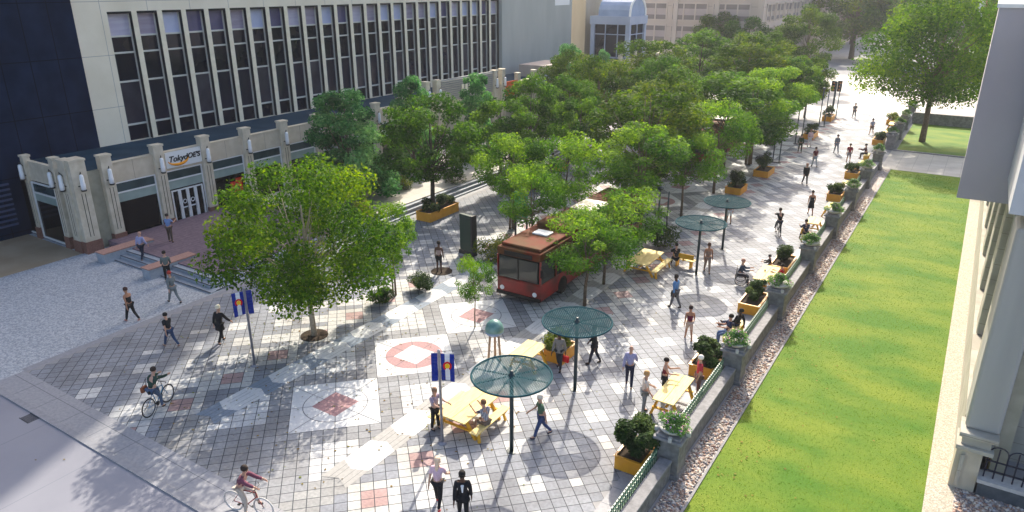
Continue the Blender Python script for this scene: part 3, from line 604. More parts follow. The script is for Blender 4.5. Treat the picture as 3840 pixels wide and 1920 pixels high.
hz_=[mat('hazy pane %d'%k,(.05+.012*k,.044+.012*k,.065+.012*k),.15,(.03,.028,.045),.5) for k in range(3)]
for k in range(25):
    y=ya+k*pit_-Y0; y1=y+pit_
    if k: MB().box(-.70,.015,y-.19,y+.19,WB+.01,WT-.005).build('fin',M['fin'],tw)
    a=y+(.19 if k else 0.0); c=y1-(.19 if k<24 else 0)
    f=MB(); f.box(-.50,-.28,a,a+.05,WB+.01,WT-.16)
    f.box(-.50,-.28,c-.05,c,WB+.01,WT-.16)
    for z in (11.66,10.58,8.66,5.72): f.box(-.50,-.28,a+.05,c-.05,z-.06,z+.05)
    wn=f.build('window',M['bar'],tw)
    b=MB(); b.box(-.56,.005,c-.022,c-.001,WB+.01,WT-.15).box(-.56,.005,a+.001,c-.001,WT-.15,WT-.006); b.build('recess_shade',shade_mat,wn)
    g=MB(); g.box(-.60,-.44,a+.05,c-.05,8.7,11.6); g.build('pane',M['glass'],wn)
    MB().box(-.60,-.44,a+.05,c-.05,5.77,8.6).build('pane',M['glass2'] if k%3 else hz_[k%2+1],wn)
    MB().box(-.60,-.44,a+.05,c-.05,WB+.01,5.66).build('pane',M['glass'],wn)
    MB().box(-.60,-.45,a+.05,c-.05,11.71,WT-.16).build('blind',M[blinds[k]],wn)
# louvred opening low on the dark wall
lv=MB()
for k in range(9): lv.box(.02,.12,12-Y0,19.6-Y0,.8+k*.32,.92+k*.32)
lv.build('louvre',mat('blue louvre blades',(.07,.09,.17),.6),tw)
# ---------------------------------------------------------------- podium shop building
sh=empty('shop_building','long low tan stone shop front with tall pilasters, wall lamps and navy roof','building',(-42.8,20.1,0))
XO,YO=-42.8,20.1
def sb(mb,x0,x1,y0,y1,z0,z1,mi=0): return mb.box(x0-XO,x1-XO,y0-YO,y1-YO,z0,z1,mi)
sb(MB(),-49.46,-43.1,20.45,112,4.45,4.62).build('roof',M['roof'],sh)
PY=[22.22+3.333*k for k in range(9)]            # 22.2 .. 48.9
w_=MB(); sb(w_,-43.15,-42.85,22.2,52.0,3.75,4.95); sb(w_,-43.15,-42.85,52.0,110,3.4,4.95); w_.build('wall',M['tan'],sh)
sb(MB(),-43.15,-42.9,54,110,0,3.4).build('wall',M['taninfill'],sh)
w_=MB(); sb(w_,-48.2,-44.0,20.25,20.5,3.75,4.95); w_.build('side_parapet',M['tan2'],sh)
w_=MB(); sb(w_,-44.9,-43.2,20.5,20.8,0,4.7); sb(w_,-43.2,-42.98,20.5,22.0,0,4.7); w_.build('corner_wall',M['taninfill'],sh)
cap=MB(); sb(cap,-43.2,-42.8,22.2,110,4.95,5.0); cap.build('parapet_coping',M['tan2'],sh)
def lamp(par,x,y,z,nx,ny):
    l=MB(); cx,cy=x+nx*.17,y+ny*.17
    l.lathe([(.06,-.46),(.13,-.42),(.135,-.1),(.12,-.06),(.12,.30),(.10,.42),(.06,.46)],12,(cx,cy,z)); lo=l.build('wall_lamp',M['whitelamp'],par,True)
    k=MB(); k.lathe([(.13,-.52),(.15,-.48),(.15,-.44)],10,(cx,cy,z)); k.tube([(x,y,z+.35),(cx,cy,z+.62),(cx,cy,z+.48)],.022,5); k.box(x-.18*abs(ny)-.01,x+.18*abs(ny)+.01+nx*.04,y-.18*abs(nx)-.01,y+.18*abs(nx)+.01+ny*.04,z-.25,z-.19)
    k.build('lamp_bracket',M['darkmetal'],lo)
def pilaster(x,y,wd,dp,h,nx=1,ny=0,lampz=4.3,base=.72,lamps=True):
    # x,y = centre of the outer face
    b=MB(); hx=wd/2 if ny else dp/2; hy=dp/2 if ny else wd/2; cx=x-nx*dp/2; cy=y-ny*dp/2
    L=lambda a,b2,c,d,e,f:(a-XO,b2-XO,c-YO,d-YO,e,f)
    b.box(*L(cx-hx,cx+hx,cy-hy,cy+hy,base,h-.12)); p=b.build('pilaster',M['tan2'],sh,bev=.02)
    MB().box(*L(cx-hx-.04,cx+hx+.04,cy-hy-.04,cy+hy+.04,h-.12,h)).build('pilaster_cap',M['tan2'],p)
    MB().box(*L(cx-hx-.05,cx+hx+.05,cy-hy-.05,cy+hy+.05,0,base)).build('pilaster_base',M['granite'],p)
    g=MB()
    for q in (-.10,.10):
        if nx: g.box(*L(x-.001,x+.006,y+q-.02,y+q+.02,1.0,3.6))
        else: g.box(*L(x+q-.02,x+q+.02,y-.006,y+.001,1.0,3.6))
    g.build('groove',mat('shaded groove stone',(.12,.11,.09),.9) if 'groove' not in M else M['groove'],p)
    if lamps: lamp(p,x-XO,y-YO,lampz,nx,ny)
M['groove']=mat('dark groove',(.10,.09,.075),.9)
for y in PY: pilaster(-42.62,y,.66,.5,5.58)
pilaster(-42.6,20.55,.9,.9,5.62); 
pilaster(-43.4,20.02,.0+.8,.5,5.6,0,-1,lamps=True); pilaster(-44.6,20.05,.5,.4,5.58,0,-1); pilaster(-48.05,20.05,.4,.4,5.3,0,-1)
for y in (52.4,54.0,63.6,65.1): pilaster(-42.6,y,.6,.55,6.6,lampz=5.3)
for y in (68.2,71.6,76,80.5,85,90,95,100): pilaster(-42.6,y,.5,.5,5.92,lampz=4.4,lamps=y<80)
def bay(y0,y1,door=False,full=True):
    f=MB(); g=.07
    sb(f,-42.98,-42.86,y0,y0+g,.12,3.74);sb(f,-42.98,-42.86,y1-g,y1,.12,3.74);sb(f,-42.98,-42.86,y0+g,y1-g,3.67,3.74);sb(f,-42.98,-42.86,y0+g,y1-g,3.05,3.13);sb(f,-42.98,-42.86,y0+g,y1-g,.12,.2)
    wn=f.build('shop_window' if not door else 'entrance',M['white'],sh)
    sb(MB(),-43.0,-42.93,y0+g,y1-g,3.13,3.67).build('transom_pane',M['transom'],wn)
    sb(MB(),-43.0,-42.92,y0+g,y1-g,2.5,3.05).build('pale_band',M['awn'],wn)
    sb(MB(),-43.0,-42.94,y0+g,y1-g,.2 if not door else .04,2.5).build('pane',M['glassblk'],wn)
    sb(MB(),-42.96,-42.8,y0,y1,0,.115).build('sill',M['granite'],wn)
    if door:
        n=4; 
        for k in range(n):
            a=y0+g+.1+k*(y1-y0-2*g-.2)/n; c=a+(y1-y0-2*g-.2)/n
            d=MB(); sb(d,-42.90,-42.82,a+.01,a+.10,.12,2.42);sb(d,-42.90,-42.82,c-.10,c-.01,.12,2.42);sb(d,-42.90,-42.82,a+.10,c-.10,2.34,2.42);sb(d,-42.90,-42.82,a+.10,c-.10,.12,.32)
            dl=d.build('door',M['white'],wn)
            sb(MB(),-42.81,-42.77,c-.14,c-.12,.9,1.4).build('handle',M['chrome'],dl)
            if k in (1,2):
                e=MB(); e.tube([(-42.85-XO,(a+c)/2-YO+.13*math.cos(t*PI/5),1.55+.13*math.sin(t*PI/5)) for t in range(10)],.025,5,closed=True); sb(e,-42.86,-42.84,(a+c)/2-.18,(a+c)/2+.18,1.12,1.2); e.build('door_emblem',M['whitelamp'],dl)
for k in range(8):
    a,c=PY[k]+.34,PY[k+1]-.34; bay(a,c,door=(k==1))
# side bay on the end face and a second dark bay behind it
f=MB(); 
for (x0,x1,z0,z1) in ((-47.75,-47.68,.1,3.7),(-45.05,-44.98,.1,3.7),(-47.68,-45.05,3.63,3.7),(-47.68,-45.05,3.0,3.08),(-47.68,-45.05,.1,.18)): sb(f,x0,x1,20.12,20.24,z0,z1)
wn=f.build('side_window',M['white'],sh)
sb(MB(),-47.68,-45.05,20.2,20.26,3.08,3.63).build('transom_pane',M['transom'],wn); sb(MB(),-47.68,-45.05,20.2,20.26,2.5,3.0).build('pale_band',M['awn'],wn); sb(MB(),-47.68,-45.05,20.2,20.26,.18,2.5).build('pane',M['glassblk'],wn)
w_=MB(); sb(w_,-49.45,-48.25,20.3,20.5,0,3.9); w_.build('dark_glazing',M['glassblk'],sh)
w_=MB(); sb(w_,-49.45,-48.25,20.22,20.3,.1,.18); w_.build('pale_sill',M['white'],sh)
red_=MB(); sb(red_,-42.9,-42.84,31.0,31.5,1.1,2.2); sb(red_,-42.9,-42.84,30.55,30.95,1.2,2.0); red_.build('window_poster',M['flagred'],sh)
# shop sign with lettering
sg=MB(); sb(sg,-42.84,-42.74,26.0,28.55,3.92,4.93); sgo=sg.build('sign',M['white'],sh)
def text(s,size,M4,m,par,ext=.01,name='lettering',shear=0,bold=0):
    cu=bpy.data.curves.new('t','FONT'); cu.body=s; cu.size=size; cu.extrude=ext; cu.align_x='CENTER'; cu.align_y='CENTER'; cu.shear=shear; cu.offset=bold
    o=bpy.data.objects.new('t',cu); COL.objects.link(o); dg=bpy.context.evaluated_depsgraph_get()
    me=bpy.data.meshes.new_from_object(o.evaluated_get(dg)); me.transform(M4); bpy.data.objects.remove(o); me.materials.clear(); me.materials.append(m)
    r=bpy.data.objects.new(name,me); COL.objects.link(r); r.parent=par; return r
FX=lambda y,z,x=-42.73:Matrix.Translation((x-XO,y-YO,z))@Matrix.Rotation(R(90),4,'Z')@Matrix.Rotation(R(90),4,'X')
text('Tokyo',.52,FX(26.85,4.45),M['black'],sgo,.012,shear=.3,bold=.012)
text("JOE'S",.46,FX(27.93,4.47),M['black'],sgo,.012,shear=.25,bold=.015)
sw=MB(); pts=[];n=20
for k in range(n+1):
    t=k/n; a=PI*(1.05+t*1.0); pts.append((-42.735-XO,26.85-YO+.72*math.cos(a),4.42+.34*math.sin(a)))
sw.tube(pts,[.012+.085*math.sin(PI*k/n) for k in range(n+1)],6); sw.build('logo_swoosh',M['signlogo'],sgo)
# louvred sign wall
lw=MB(); sb(lw,-43.0,-42.78,54.35,63.25,4.4,6.5); lo=lw.build('sign_wall',mat('grey sign wall',(.30,.30,.28),.8,(.36,.36,.34),2),sh)
l2=MB()
for k in range(10): sb(l2,-42.78,-42.66,54.5,63.1,4.5+k*.2,4.57+k*.2)
l2.build('louvre',mat('tan louvre blades',(.42,.38,.33),.7),lo)
for k in range(5): l3=MB(); sb(l3,-42.64,-42.58,57.6+k*.6,57.95+k*.6,5.1,5.8); l3.build('sign_letter_block',M['fin'],lo)
b_=MB(); sb(b_,-42.7,-42.62,65.55,67.9,3.7,5.2); bo=b_.build('banner',M['signorange'],sh)
for k in range(3): q=MB(); sb(q,-42.62,-42.60,66.2+.45*k,66.42+.45*k,4.2,4.75); q.build('banner_mark',mat('dark red print',(.30,.03,.01),.7),bo)
b_=MB(); sb(b_,-42.7,-42.6,72.3,75.6,3.9,5.3); bo=b_.build('signboard',M['bluesign'],sh)
q=MB(); 
for a in range(3):
    for c in range(2): sb(q,-42.6,-42.57,72.6+a*.95,73.3+a*.95,4.1+c*.6,4.5+c*.6)
q.build('signboard_pane',mat('pale print',(.30,.38,.46),.6),bo)
hv=MB(); sb(hv,-46.8,-43.3,74.8,81,4.62,6.0); hb=hv.build('roof_box',mat('tan metal roof unit',(.48,.38,.32),.7,(.54,.44,.38),1),sh)
# ---------------------------------------------------------------- terrace, steps, cheek walls
te=empty('raised_terrace','raised purple brick terrace with pale nosed steps in front of the shop doors','terrace',(-42.8,21.3,0))
tx=lambda mb,x0,x1,y0,y1,z0,z1:mb.box(x0+42.8,x1+42.8,y0-21.3,y1-21.3,z0,z1)
t1=MB(); tx(t1,-42.75,-32.6,21.45,31.5,0,.45); t1.build('brick_platform',M['brickpave'],te)
t1=MB(); tx(t1,-42.75,-32.6,31.502,62,0,.45); t1.build('stone_platform',M['whitepave'],te)
for k in range(3):
    z=.15*(3-k)-.15+.0; zz=.15*(3-k); off=.38*k
    s=MB(); tx(s,-40.2,-36.55,21.45-off-.38,21.45-off,0,zz-.075-.01*k); s.build('step',M['stepgrey'],te)
    n_=MB(); tx(n_,-40.2,-36.55,21.45-off-.40,21.45-off-.35,zz-.075-.01*k,zz-.05-.01*k); n_.build('nosing',M['stepdark'],te)
    s=MB(); tx(s,-35.75,-32.6+off+.38,21.45-off-.38,21.45-off,0,zz-.075-.01*k); s.build('step',M['stepgrey'],te)
    n_=MB(); tx(n_,-35.75,-32.6+off+.40,21.45-off-.40,21.45-off-.35,zz-.075-.01*k,zz-.05-.01*k); n_.build('nosing',M['stepdark'],te)
    s=MB(); tx(s,-32.6+off,-32.6+off+.38,21.45-off,62,0,zz-.075-.01*k); s.build('step',M['stepgrey'],te)
    n_=MB(); tx(n_,-32.6+off+.35,-32.6+off+.40,21.45-off,62,zz-.075-.01*k,zz-.05-.01*k); n_.build('nosing',M['stepdark'],te)
for x0,x1,yq in ((-41.0,-40.2,22.8),(-36.5,-35.8,22.6)):
    c=MB(); tx(c,x0,x1,19.75,yq,0,.55); cw=c.build('cheek_wall',M['stepgrey'],te,bev=.01); c=MB(); tx(c,x0-.03,x1+.03,19.72,yq+.03,.55,.61); c.build('brick_coping',M['bricktop'],cw)
# ---------------------------------------------------------------- far buildings
vk=empty('vaulted_entrance','blue grey glass entrance pavilion with a barrel vaulted metal roof','building',(-48.6,97,0))
fr=MB()
for x0,x1,y0,y1 in ((0,.6,0,.6),(5.4,6.0,0,.6),(5.4,6.0,5.4,6.0),(0,.6,5.4,6)): fr.box(x0,x1,y0,y1,0,9.6)
fr.box(-.1,6.1,-.1,6.1,9.6,10.7); fr.box(.6,5.4,.1,.25,5.0,5.2); fr.box(.6,5.4,.1,.25,8.2,8.32); fr.box(2.2,2.32,.1,.25,5,9.6); fr.box(4.1,4.22,.1,.25,5,9.6); fr.box(5.75,5.9,.6,5.4,8.2,8.32); fr.box(5.75,5.9,2.9,3.05,5,9.6)
fr.build('frame',M['blueframe'],vk)
MB().box(.4,5.7,.3,5.7,3,9.59).build('glazing',M['glass'],vk)
v=MB(); n=12
for k in range(n):
    a0=PI*k/n;a1=PI*(k+1)/n; f=lambda a:(3-2.7*math.cos(a),10.7+2.5*math.sin(a)**.8 if math.sin(a)>0 else 10.7)
    v.add([(1.0,y_,z_) for y_,z_ in (f(a0),f(a1))]+[(5.8,y_,z_) for y_,z_ in (f(a1),f(a0))],[(0,1,2,3)])
v.add([(5.8,*f(PI*k/n)) for k in range(n+1)],[tuple(range(n+1))]); v.add([(1.0,*f(PI*k/n)) for k in range(n+1)],[tuple(range(n+1))]); v.build('vault_roof',M['bluemetal'],vk)
ar=MB(); ar.tube([(5.85,*f(PI*k/12)) for k in range(13)],.16,6); ar.tube([(1.0,*f(PI/2)),(5.85,*f(PI/2))],.16,6); ar.build('vault_rim',M['white'],vk)
bt=empty('beige_tower','plain beige stone tower between the grey concrete wall and the glass vaulted entrance','building',(-57,98,0))
MB().box(0,7.0,0,9,0,17).build('wall',mat('warm beige stone',(.50,.41,.29),.85,(.58,.49,.37),.6,stretch=(1,1,.3)),bt)
MB().box(1.1,1.6,-.12,0,3,17).build('corner_trim',M['cream'],bt)
MB().box(-.2,1.0,-.25,0,5,17).build('dark_window_strip',mat('grey strip window',(.12,.13,.12),.3),bt)
bb=empty('beige_office_block','large hazy beige office block with long bands of grey windows behind the trees','building',(-33,130,0))
MB().box(-60,0,0,24,0,17.5).box(-60,0,24,180,0,17.5).build('wall',M['beige'],bb)
for z in (5.2,9.0,12.8):   # front face bands
    for k in range(7):
        x1=-2.2-k*7.4; x0=x1-6.4
        f=MB(); 
        for q in range(4): xx=x0+q*6.4/3; f.box(xx-.12,xx+.12,-.16,0,z-.25,z+2.9)
        f.box(x0,x1,-.14,0,z+2.65,z+2.9); f.box(x0,x1,-.14,0,z-.3,z-.05); wn=f.build('window_frame',M['beiged'],bb)
        g=MB(); g.box(x0,x1,-.06,-.001,z+1.85,z+2.65); g.box(x0,x1,-.06,-.001,z,z+.75); g.build('pane',M['win_far'],wn)
        MB().box(x0,x1,-.04,-.001,z+.75,z+1.85).build('spandrel',M['mauvepanel'],wn)
    for k in range(15):
        y0=2+k*6.4; f=MB()
        for q in range(3): f.box(0,.2,y0+q*2.6-.15,y0+q*2.6+.15,z-.2,z+2.8)
        f.box(0,.17,y0-.15,y0+5.35,z+2.6,z+2.8)
        wn=f.build('window_frame',M['beiged'],bb); g=MB(); g.box(.001,.08,y0,y0+5.2,z+1.5,z+2.6); g.box(.001,.08,y0,y0+5.2,z+.1,z+.7); g.build('pane',M['win_far'],wn)
for k in range(6):
    MB().box(-.9-k*7.4,-.1-k*7.4,-.3,0,0,17.5).build('pier',M['beiged'],bb)
MB().box(-60.3,.3,-.35,180,16.3,17.2).build('cornice',M['beiged'],bb)
rb=empty('red_brick_building','far red brick building with white trimmed corners beyond the large park tree','building',(-2.5,200,0))
MB().box(0,22,0,18,0,17).build('wall',M['brick'],rb); MB().box(-1.4,0,-.2,18,0,15).build('white_trim',M['white'],rb); MB().box(2.9,4.4,-.2,0,0,15).build('white_trim',M['white'],rb)
for k in range(3): MB().box(5.5,8.5,-.1,0,3+k*4.4,6+k*4.4).build('window',M['win_far'],rb)
gb=empty('grey_office_block','hazy grey office block with tall window strips far down the street','building',(-34,314,0))
MB().box(0,40,0,30,0,24).build('wall',mat('far grey stone',(.34,.32,.32),.9),gb)
for k in range(8): MB().box(2+k*4.6,4.6+k*4.6,-.2,0,2,22).build('window_strip',M['win_far'],gb)
# low dark garage front and parked shade beyond the crossing
lg=empty('low_pavilion','low dark flat roofed building beyond the white crossing','building',(-6,141,0))
MB().box(0,40,0,14,0,3.4).build('wall',mat('dark brown front',(.07,.065,.06),.8,(.12,.11,.10),.6),lg); MB().box(-.3,40.3,-.5,14.3,3.4,3.8).build('roof',M['kerbstone'],lg)
# ---------------------------------------------------------------- classical building on the right
cb=empty('classical_building','pale limestone building on the right with an overhanging lavender grey upper storey','building',(1.7,23.4,0))
cx=lambda mb,x0,x1,y0,y1,z0,z1:mb.box(x0-1.7,x1-1.7,y0-23.4,y1-23.4,z0,z1)
b=MB(); cx(b,2.05,8,26,62,0,8.2); b.build('wall',M['cream'],cb)
b=MB(); cx(b,1.62,2.05,24.5,62,0,2.1); b.build('plinth',M['cream'],cb)
for k in range(7): b=MB(); cx(b,1.72,2.05,26+k*5.2,27.6+k*5.2,2.1,8.2); b.build('pilaster',M['cream'],cb,bev=.06)
for k in range(6): b=MB(); cx(b,2.0,2.06,28.4+k*5.2,30.4+k*5.2,2.6,7.4); b.build('window',M['glass'],cb)
b=MB(); cx(b,1.55,2.25,23.4,24.3,0,1.45); pd=b.build('pedestal',mat('tan limestone pedestal',(.44,.39,.30),.8,(.52,.47,.37),2),cb,bev=.02)
b=MB(); cx(b,1.50,2.5,23.32,24.4,1.45,1.60); cx(b,1.62,2.4,23.45,24.3,1.60,1.90); cx(b,1.52,2.55,23.34,24.4,1.90,2.05); b.build('pedestal_cap',M['cream'],pd,bev=.02)
b=MB(); cx(b,1.68,1.80,23.30,23.34,.2,1.3); b.build('pedestal_panel',M['cream'],pd)
b=MB(); cx(b,1.62,2.55,23.7,25.4,2.05,8.6); b.build('column_shaft',M['greycol'],cb,bev=.1)
b=MB(); cx(b,2.55,2.95,24.1,25.8,.0,8.6); cx(b,3.1,6,27,28,0,8.6); b.build('rear_pier',M['taninfill'],cb)
b=MB(); cx(b,.04,9,28.0,61.5,8.2,14.3); b.build('overhanging_storey',M['lav'],cb)
b=MB(); cx(b,-.02,9,27.94,61.5,14.3,14.42); b.build('parapet_coping',M['white'],cb)
b=MB(); cx(b,1.34,6,23.4,27.9,9.05,14.9); b.build('upper_bay',mat('pale grey render',(.50,.51,.53),.8,(.55,.56,.58),.3),cb)
iw=empty('fence_wall','dark stone low wall with a pale coping carrying a hooped iron railing','wall',(2.3,23.35,0))
MB().box(0,5,0,.5,0,.50).build('wall',mat('slate wall',(.07,.08,.09),.7,(.11,.12,.13),4),iw); MB().box(-.05,5,-.06,.56,.50,.62).build('coping',M['capwhite'],iw)
rl=MB()
for k in range(10): x=.1+k*.25; rl.box(x-.02,x+.02,.2,.24,.62,1.50 if k%2==0 else 1.68)
rl.box(.05,4,.2,.24,.86,.90).box(.05,4,.2,.24,1.2,1.24)
for k in range(5): rl.tube([(.1+k*.5+.25+.25*math.cos(t*PI/8),.22,1.50+.24*math.sin(t*PI/8)) for t in range(9)],.022,5)
rl.build('iron_railing',mat('navy black iron',(.010,.012,.03),.5),iw)
sheet('pebble_corner',[(1.75,8),(6,8),(6,23.4),(1.75,23.4)],.034,M['gravelbase'])
n=900; o=bpy.data.objects.new('corner_pebbles',scatter_octa('corner_pebbles',rs.uniform(1.8,3.6,n),rs.uniform(20,23.3,n),rs.uniform(.04,.08,n),.05,pm)); COL.objects.link(o); tag(o,'loose coloured pebbles below the hooped iron railing','gravel',kind='stuff')
# ---------------------------------------------------------------- buses
def bus(label,x,y,L=12.6,W=2.5,H=3.0):
    r=empty('shuttle_bus',label,'bus',(x,y,0)); w=W/2
    def prof(z): return 0
    b=MB(); b.box(-w,w,0,L,.32,1.18); b.box(-w,w,0,.10,1.18,1.24); bd=b.build('body',M['red'],r,bev=.07)
    b=MB(); b.box(-w+.05,w-.05,.10,L-.05,1.18,2.42); b.build('window_band',M['busglass'],r)
    b=MB(); b.box(-w,w,-.02,L,2.42,2.84); b.box(-w+.12,w-.12,.2,L-.2,2.84,H); b.build('roof',M['redroof'],r,bev=.06)
    p=MB()
    for k in range(9):
        yy=.0+k*(L-.12)/8
        for sx_ in (-1,1): p.box(sx_*w-.05*(sx_>0)-.0,sx_*w+.05*(sx_<0),yy,yy+.12,1.18,2.42)
    p.build('pillar',M['red'],r)
    f=MB(); f.box(-w+.14,w-.14,-.03,.08,1.26,2.38); f.build('windscreen',M['busglass'],r,bev=.03)
    f=MB(); f.box(-.03,.03,-.05,.0,1.26,2.38); f.build('screen_divider',M['black'],r)
    f=MB(); f.box(-.8,.8,-.05,-.02,2.48,2.70); f.build('destination_panel',M['black'],r)
    for sx_ in (-1,1): 
        MB().lathe([(.0,0),(.12,0),(.12,.04)],14).build('headlight',M['whitelamp'],r).matrix_local=Matrix.Translation((sx_*.95,-.0,.68))@Matrix.Rotation(R(90),4,'X')
        for yy in (2.3,L-3.0):
            t=MB().lathe([(.25,0),(.47,.02),(.48,.14),(.47,.28),(.25,.3)],22).build('wheel',M['tyre'],r,True); t.matrix_local=Matrix.Translation((sx_*(w-.27),yy,.48))@Matrix.Rotation(R(90*sx_),4,'Y')
            h=MB().lathe([(.0,0),(.24,.0),(.2,.05)],16).build('hub',M['chrome'],t); h.location=(0,0,.15)
        m_=MB(); m_.tube([(sx_*w,.05,2.2),(sx_*(w+.22),-.2,2.15)],.02,5); m_.box(sx_*(w+.22)-.07,sx_*(w+.22)+.07,-.26,-.20,1.75,2.15); m_.build('mirror',M['black'],r)
    MB().box(-w-.02,w+.02,-.06,.05,.32,.5).build('bumper',M['black'],r)
    u=MB(); u.box(-.9,.9,3.2,4.6,H,H+.28); u.build('roof_unit',M['redroof'],r,bev=.08)
    u=MB(); u.box(-.45,.45,2.0,2.7,H,H+.10); u.build('roof_hatch',M['white'],r,bev=.04)
    u=MB(); u.box(-.8,.8,6.6,8.8,H,H+.2); u.build('roof_vent',mat('olive roof cover',(.22,.20,.10),.5),r,bev=.05)
    return r
bus('red shuttle bus standing among sparse trees in the middle of the plaza',-17.45,27.9)
bus('far red shuttle bus half hidden under the spreading green tree',-19.9,60.5)
# ---------------------------------------------------------------- shade umbrellas (flat perforated discs)
_um=[None]
def umbrella(label,x,y,tilt=0):
    if _um[0] is None:
        r=empty('shade_umbrella','x','umbrella',(x,y,0)); Rr=1.33; Z=2.98
        MB().lathe([(.07,0),(.07,Z-.25),(.05,Z+.02)],14).build('pole',M['tealpost'],r,True)
        MB().lathe([(.18,0),(.18,.02),(.08,.03)],18).build('base_plate',M['tealpost'],r)
        MB().tube([(Rr*math.cos(a*2*PI/56),Rr*math.sin(a*2*PI/56),Z) for a in range(56)],.035,6,closed=True).build('rim',M['teal'],r,True)
        for a in range(8):
            an=a*PI/4+.2; MB().beam((0,0,Z-.02),(Rr*math.cos(an),Rr*math.sin(an),Z-.02),.03,.03).build('rib',M['teal'],r)
        MB().lathe([(.10,Z-.10),(.12,Z),(.10,Z+.03),(.06,Z+.05),(.06,Z+.16),(.02,Z+.17)],14).build('finial',M['tealpost'],r,True)
        g=MB(); st=.075
        for s_ in (1,-1):
            k=-Rr+st
            while k<Rr:
                h=math.sqrt(max(0,Rr*Rr-k*k)); c,sn=math.cos(.5*s_+.35),math.sin(.5*s_+.35)
                a=(k*c-h*sn,k*sn+h*c,Z+.006*s_); b=(k*c+h*sn,k*sn-h*c,Z+.006*s_); g.beam(a,b,.028,.008); k+=st
        g.build('mesh_disc',M['teal'],r); _um[0]=r; o=r
    else: o=copy_tree(_um[0]); o.location=(x,y,0); o.rotation_euler[2]=x+y
    tag(o,label,'umbrella','flat teal shade umbrellas')
umbrella('teal perforated disc umbrella nearest the camera, beside the picnic table with seated man',-11.15,17.43)
umbrella('teal perforated disc umbrella second from the front, over the man in dark suit',-11.2,22.14)
umbrella('teal disc umbrella of the far pair, the nearer and lower one in the picture',-11.22,36.42)
umbrella('teal disc umbrella of the far pair, farthest from the camera',-11.24,41.16)
# ---------------------------------------------------------------- tables and benches
def table(label,x,y,L,Wd,h,rz=0,benches=(),gap=.30,cat='table',blabel=None):
    r=empty('picnic_table' if benches else 'table',label,cat,(x,y,0),R(rz),'yellow timber tables'); n=2
    for k in range(n):
        a=-Wd/2+k*Wd/n; MB().box(a+.006,a+Wd/n-.006,-L/2,L/2,h-.045,h).build('top_board',M['yellowtop'],r,bev=.008)
    for sy in (-1,1):
        yy=sy*(L/2-.32)
        for sx_ in (-1,1): MB().beam((sx_*(Wd*.30),yy,h-.05),(sx_*(Wd*.5+(.12 if not benches else .22)),yy,0),.10,.09).build('leg',M['yellow'],r)
        e=Wd/2+gap+.28 if benches else Wd/2+.02
        lo=-(e if -1 in benches else Wd/2+.05); hi=(e if 1 in benches else Wd/2+.05)
        MB().beam((lo,yy+.07*sy,.36),(hi,yy+.07*sy,.36),.10,.05).build('cross_beam',M['yellow'],r)
        MB().beam((-Wd*.42,yy-.07,h-.075),(Wd*.42,yy-.07,h-.075),.09,.05).build('top_batten',M['yellow'],r)
    MB().beam((0,-L/2+.4,.40),(0,L/2-.4,.40),.09,.05).build('stretcher',M['yellow'],r)
    for s_ in benches:
        cx_=s_*(Wd/2+gap+.15)
        b=MB().box(cx_-.17,cx_+.17,-L/2+.02,L/2-.02,.42,.46).build('bench_seat',M['yellowtop'],r,bev=.008)
        for sy in (-1,1): MB().beam((cx_,sy*(L/2-.30),.42),(cx_+s_*.10,sy*(L/2-.24),0),.10,.08).build('bench_leg',M['yellow'],r)
    return r
table('large yellow picnic table with attached benches beside the nearest umbrella',-13.38,18.05,2.15,1.20,.76,0,(-1,1),.18)
table('smaller yellow table behind the nearest umbrella, in front of the spiky plant',-13.75,22.8,1.55,.98,.76)
table('yellow high table near the wall between the two nearest planters, with three people round it',-7.5,23.0,2.25,.84,.84)
table('yellow table used by the wheelchair user by the wall',-7.58,36.8,2.3,.9,.76,0,(1,),.2)
table('yellow picnic table with bench beyond the near bus, partly in tree shade',-13.9,35.6,2.5,1.25,.76,0,(1,),.2)
table('small yellow table behind the seated man in navy by the wall',-7.35,47.6,1.5,.8,.76)
table('yellow table beside the walking woman in black, near the wall',-7.0,51.8,1.6,.75,.76)
table('yellow table halfway along the wall, right of a dark planter shrub',-7.1,58.6,2.0,.8,.76)
table('yellow table right of the planter just short of the garden path',-7.1,66.6,2.0,.8,.76)
table('farthest yellow table beyond the garden path',-7.2,88.5,2.0,.8,.76)
def bench(label,x,y,L,rz,back=False):
    r=empty('bench',label,'bench',(x,y,0),R(rz),'yellow timber benches')
    for k in (-1,1): MB().box(k*.11-.1,k*.11+.1,-L/2,L/2,.42,.46).build('seat_board',M['yellowtop'],r,bev=.008)
    for sy in (-1,1): MB().box(-.2,.2,sy*(L/2-.2)-.04,sy*(L/2-.2)+.04,0,.42).build('leg',M['yellow'],r)
    if back: MB().box(-.26,-.22,-L/2,L/2,.55,.85).build('backrest',M['yellow'],r,bev=.01); MB().box(-.24,-.20,-.05,.05,.42,.56).build('back_support',M['yellow'],r)
bench('timber bench under the two seated people behind the second planter',-7.25,29.9,2.2,0)
bench('yellow bench seat with back beside the far picnic table',-12.2,37.2,1.2,90,True)
bench('yellow seat carrying the man in navy by the wall',-7.35,45.5,1.0,0,True)
bench('orange bench under the dark seated person near the garden path',-7.5,71.8,1.4,0)
bench('orange wall bench beyond the garden path',-7.5,85,1.6,0)
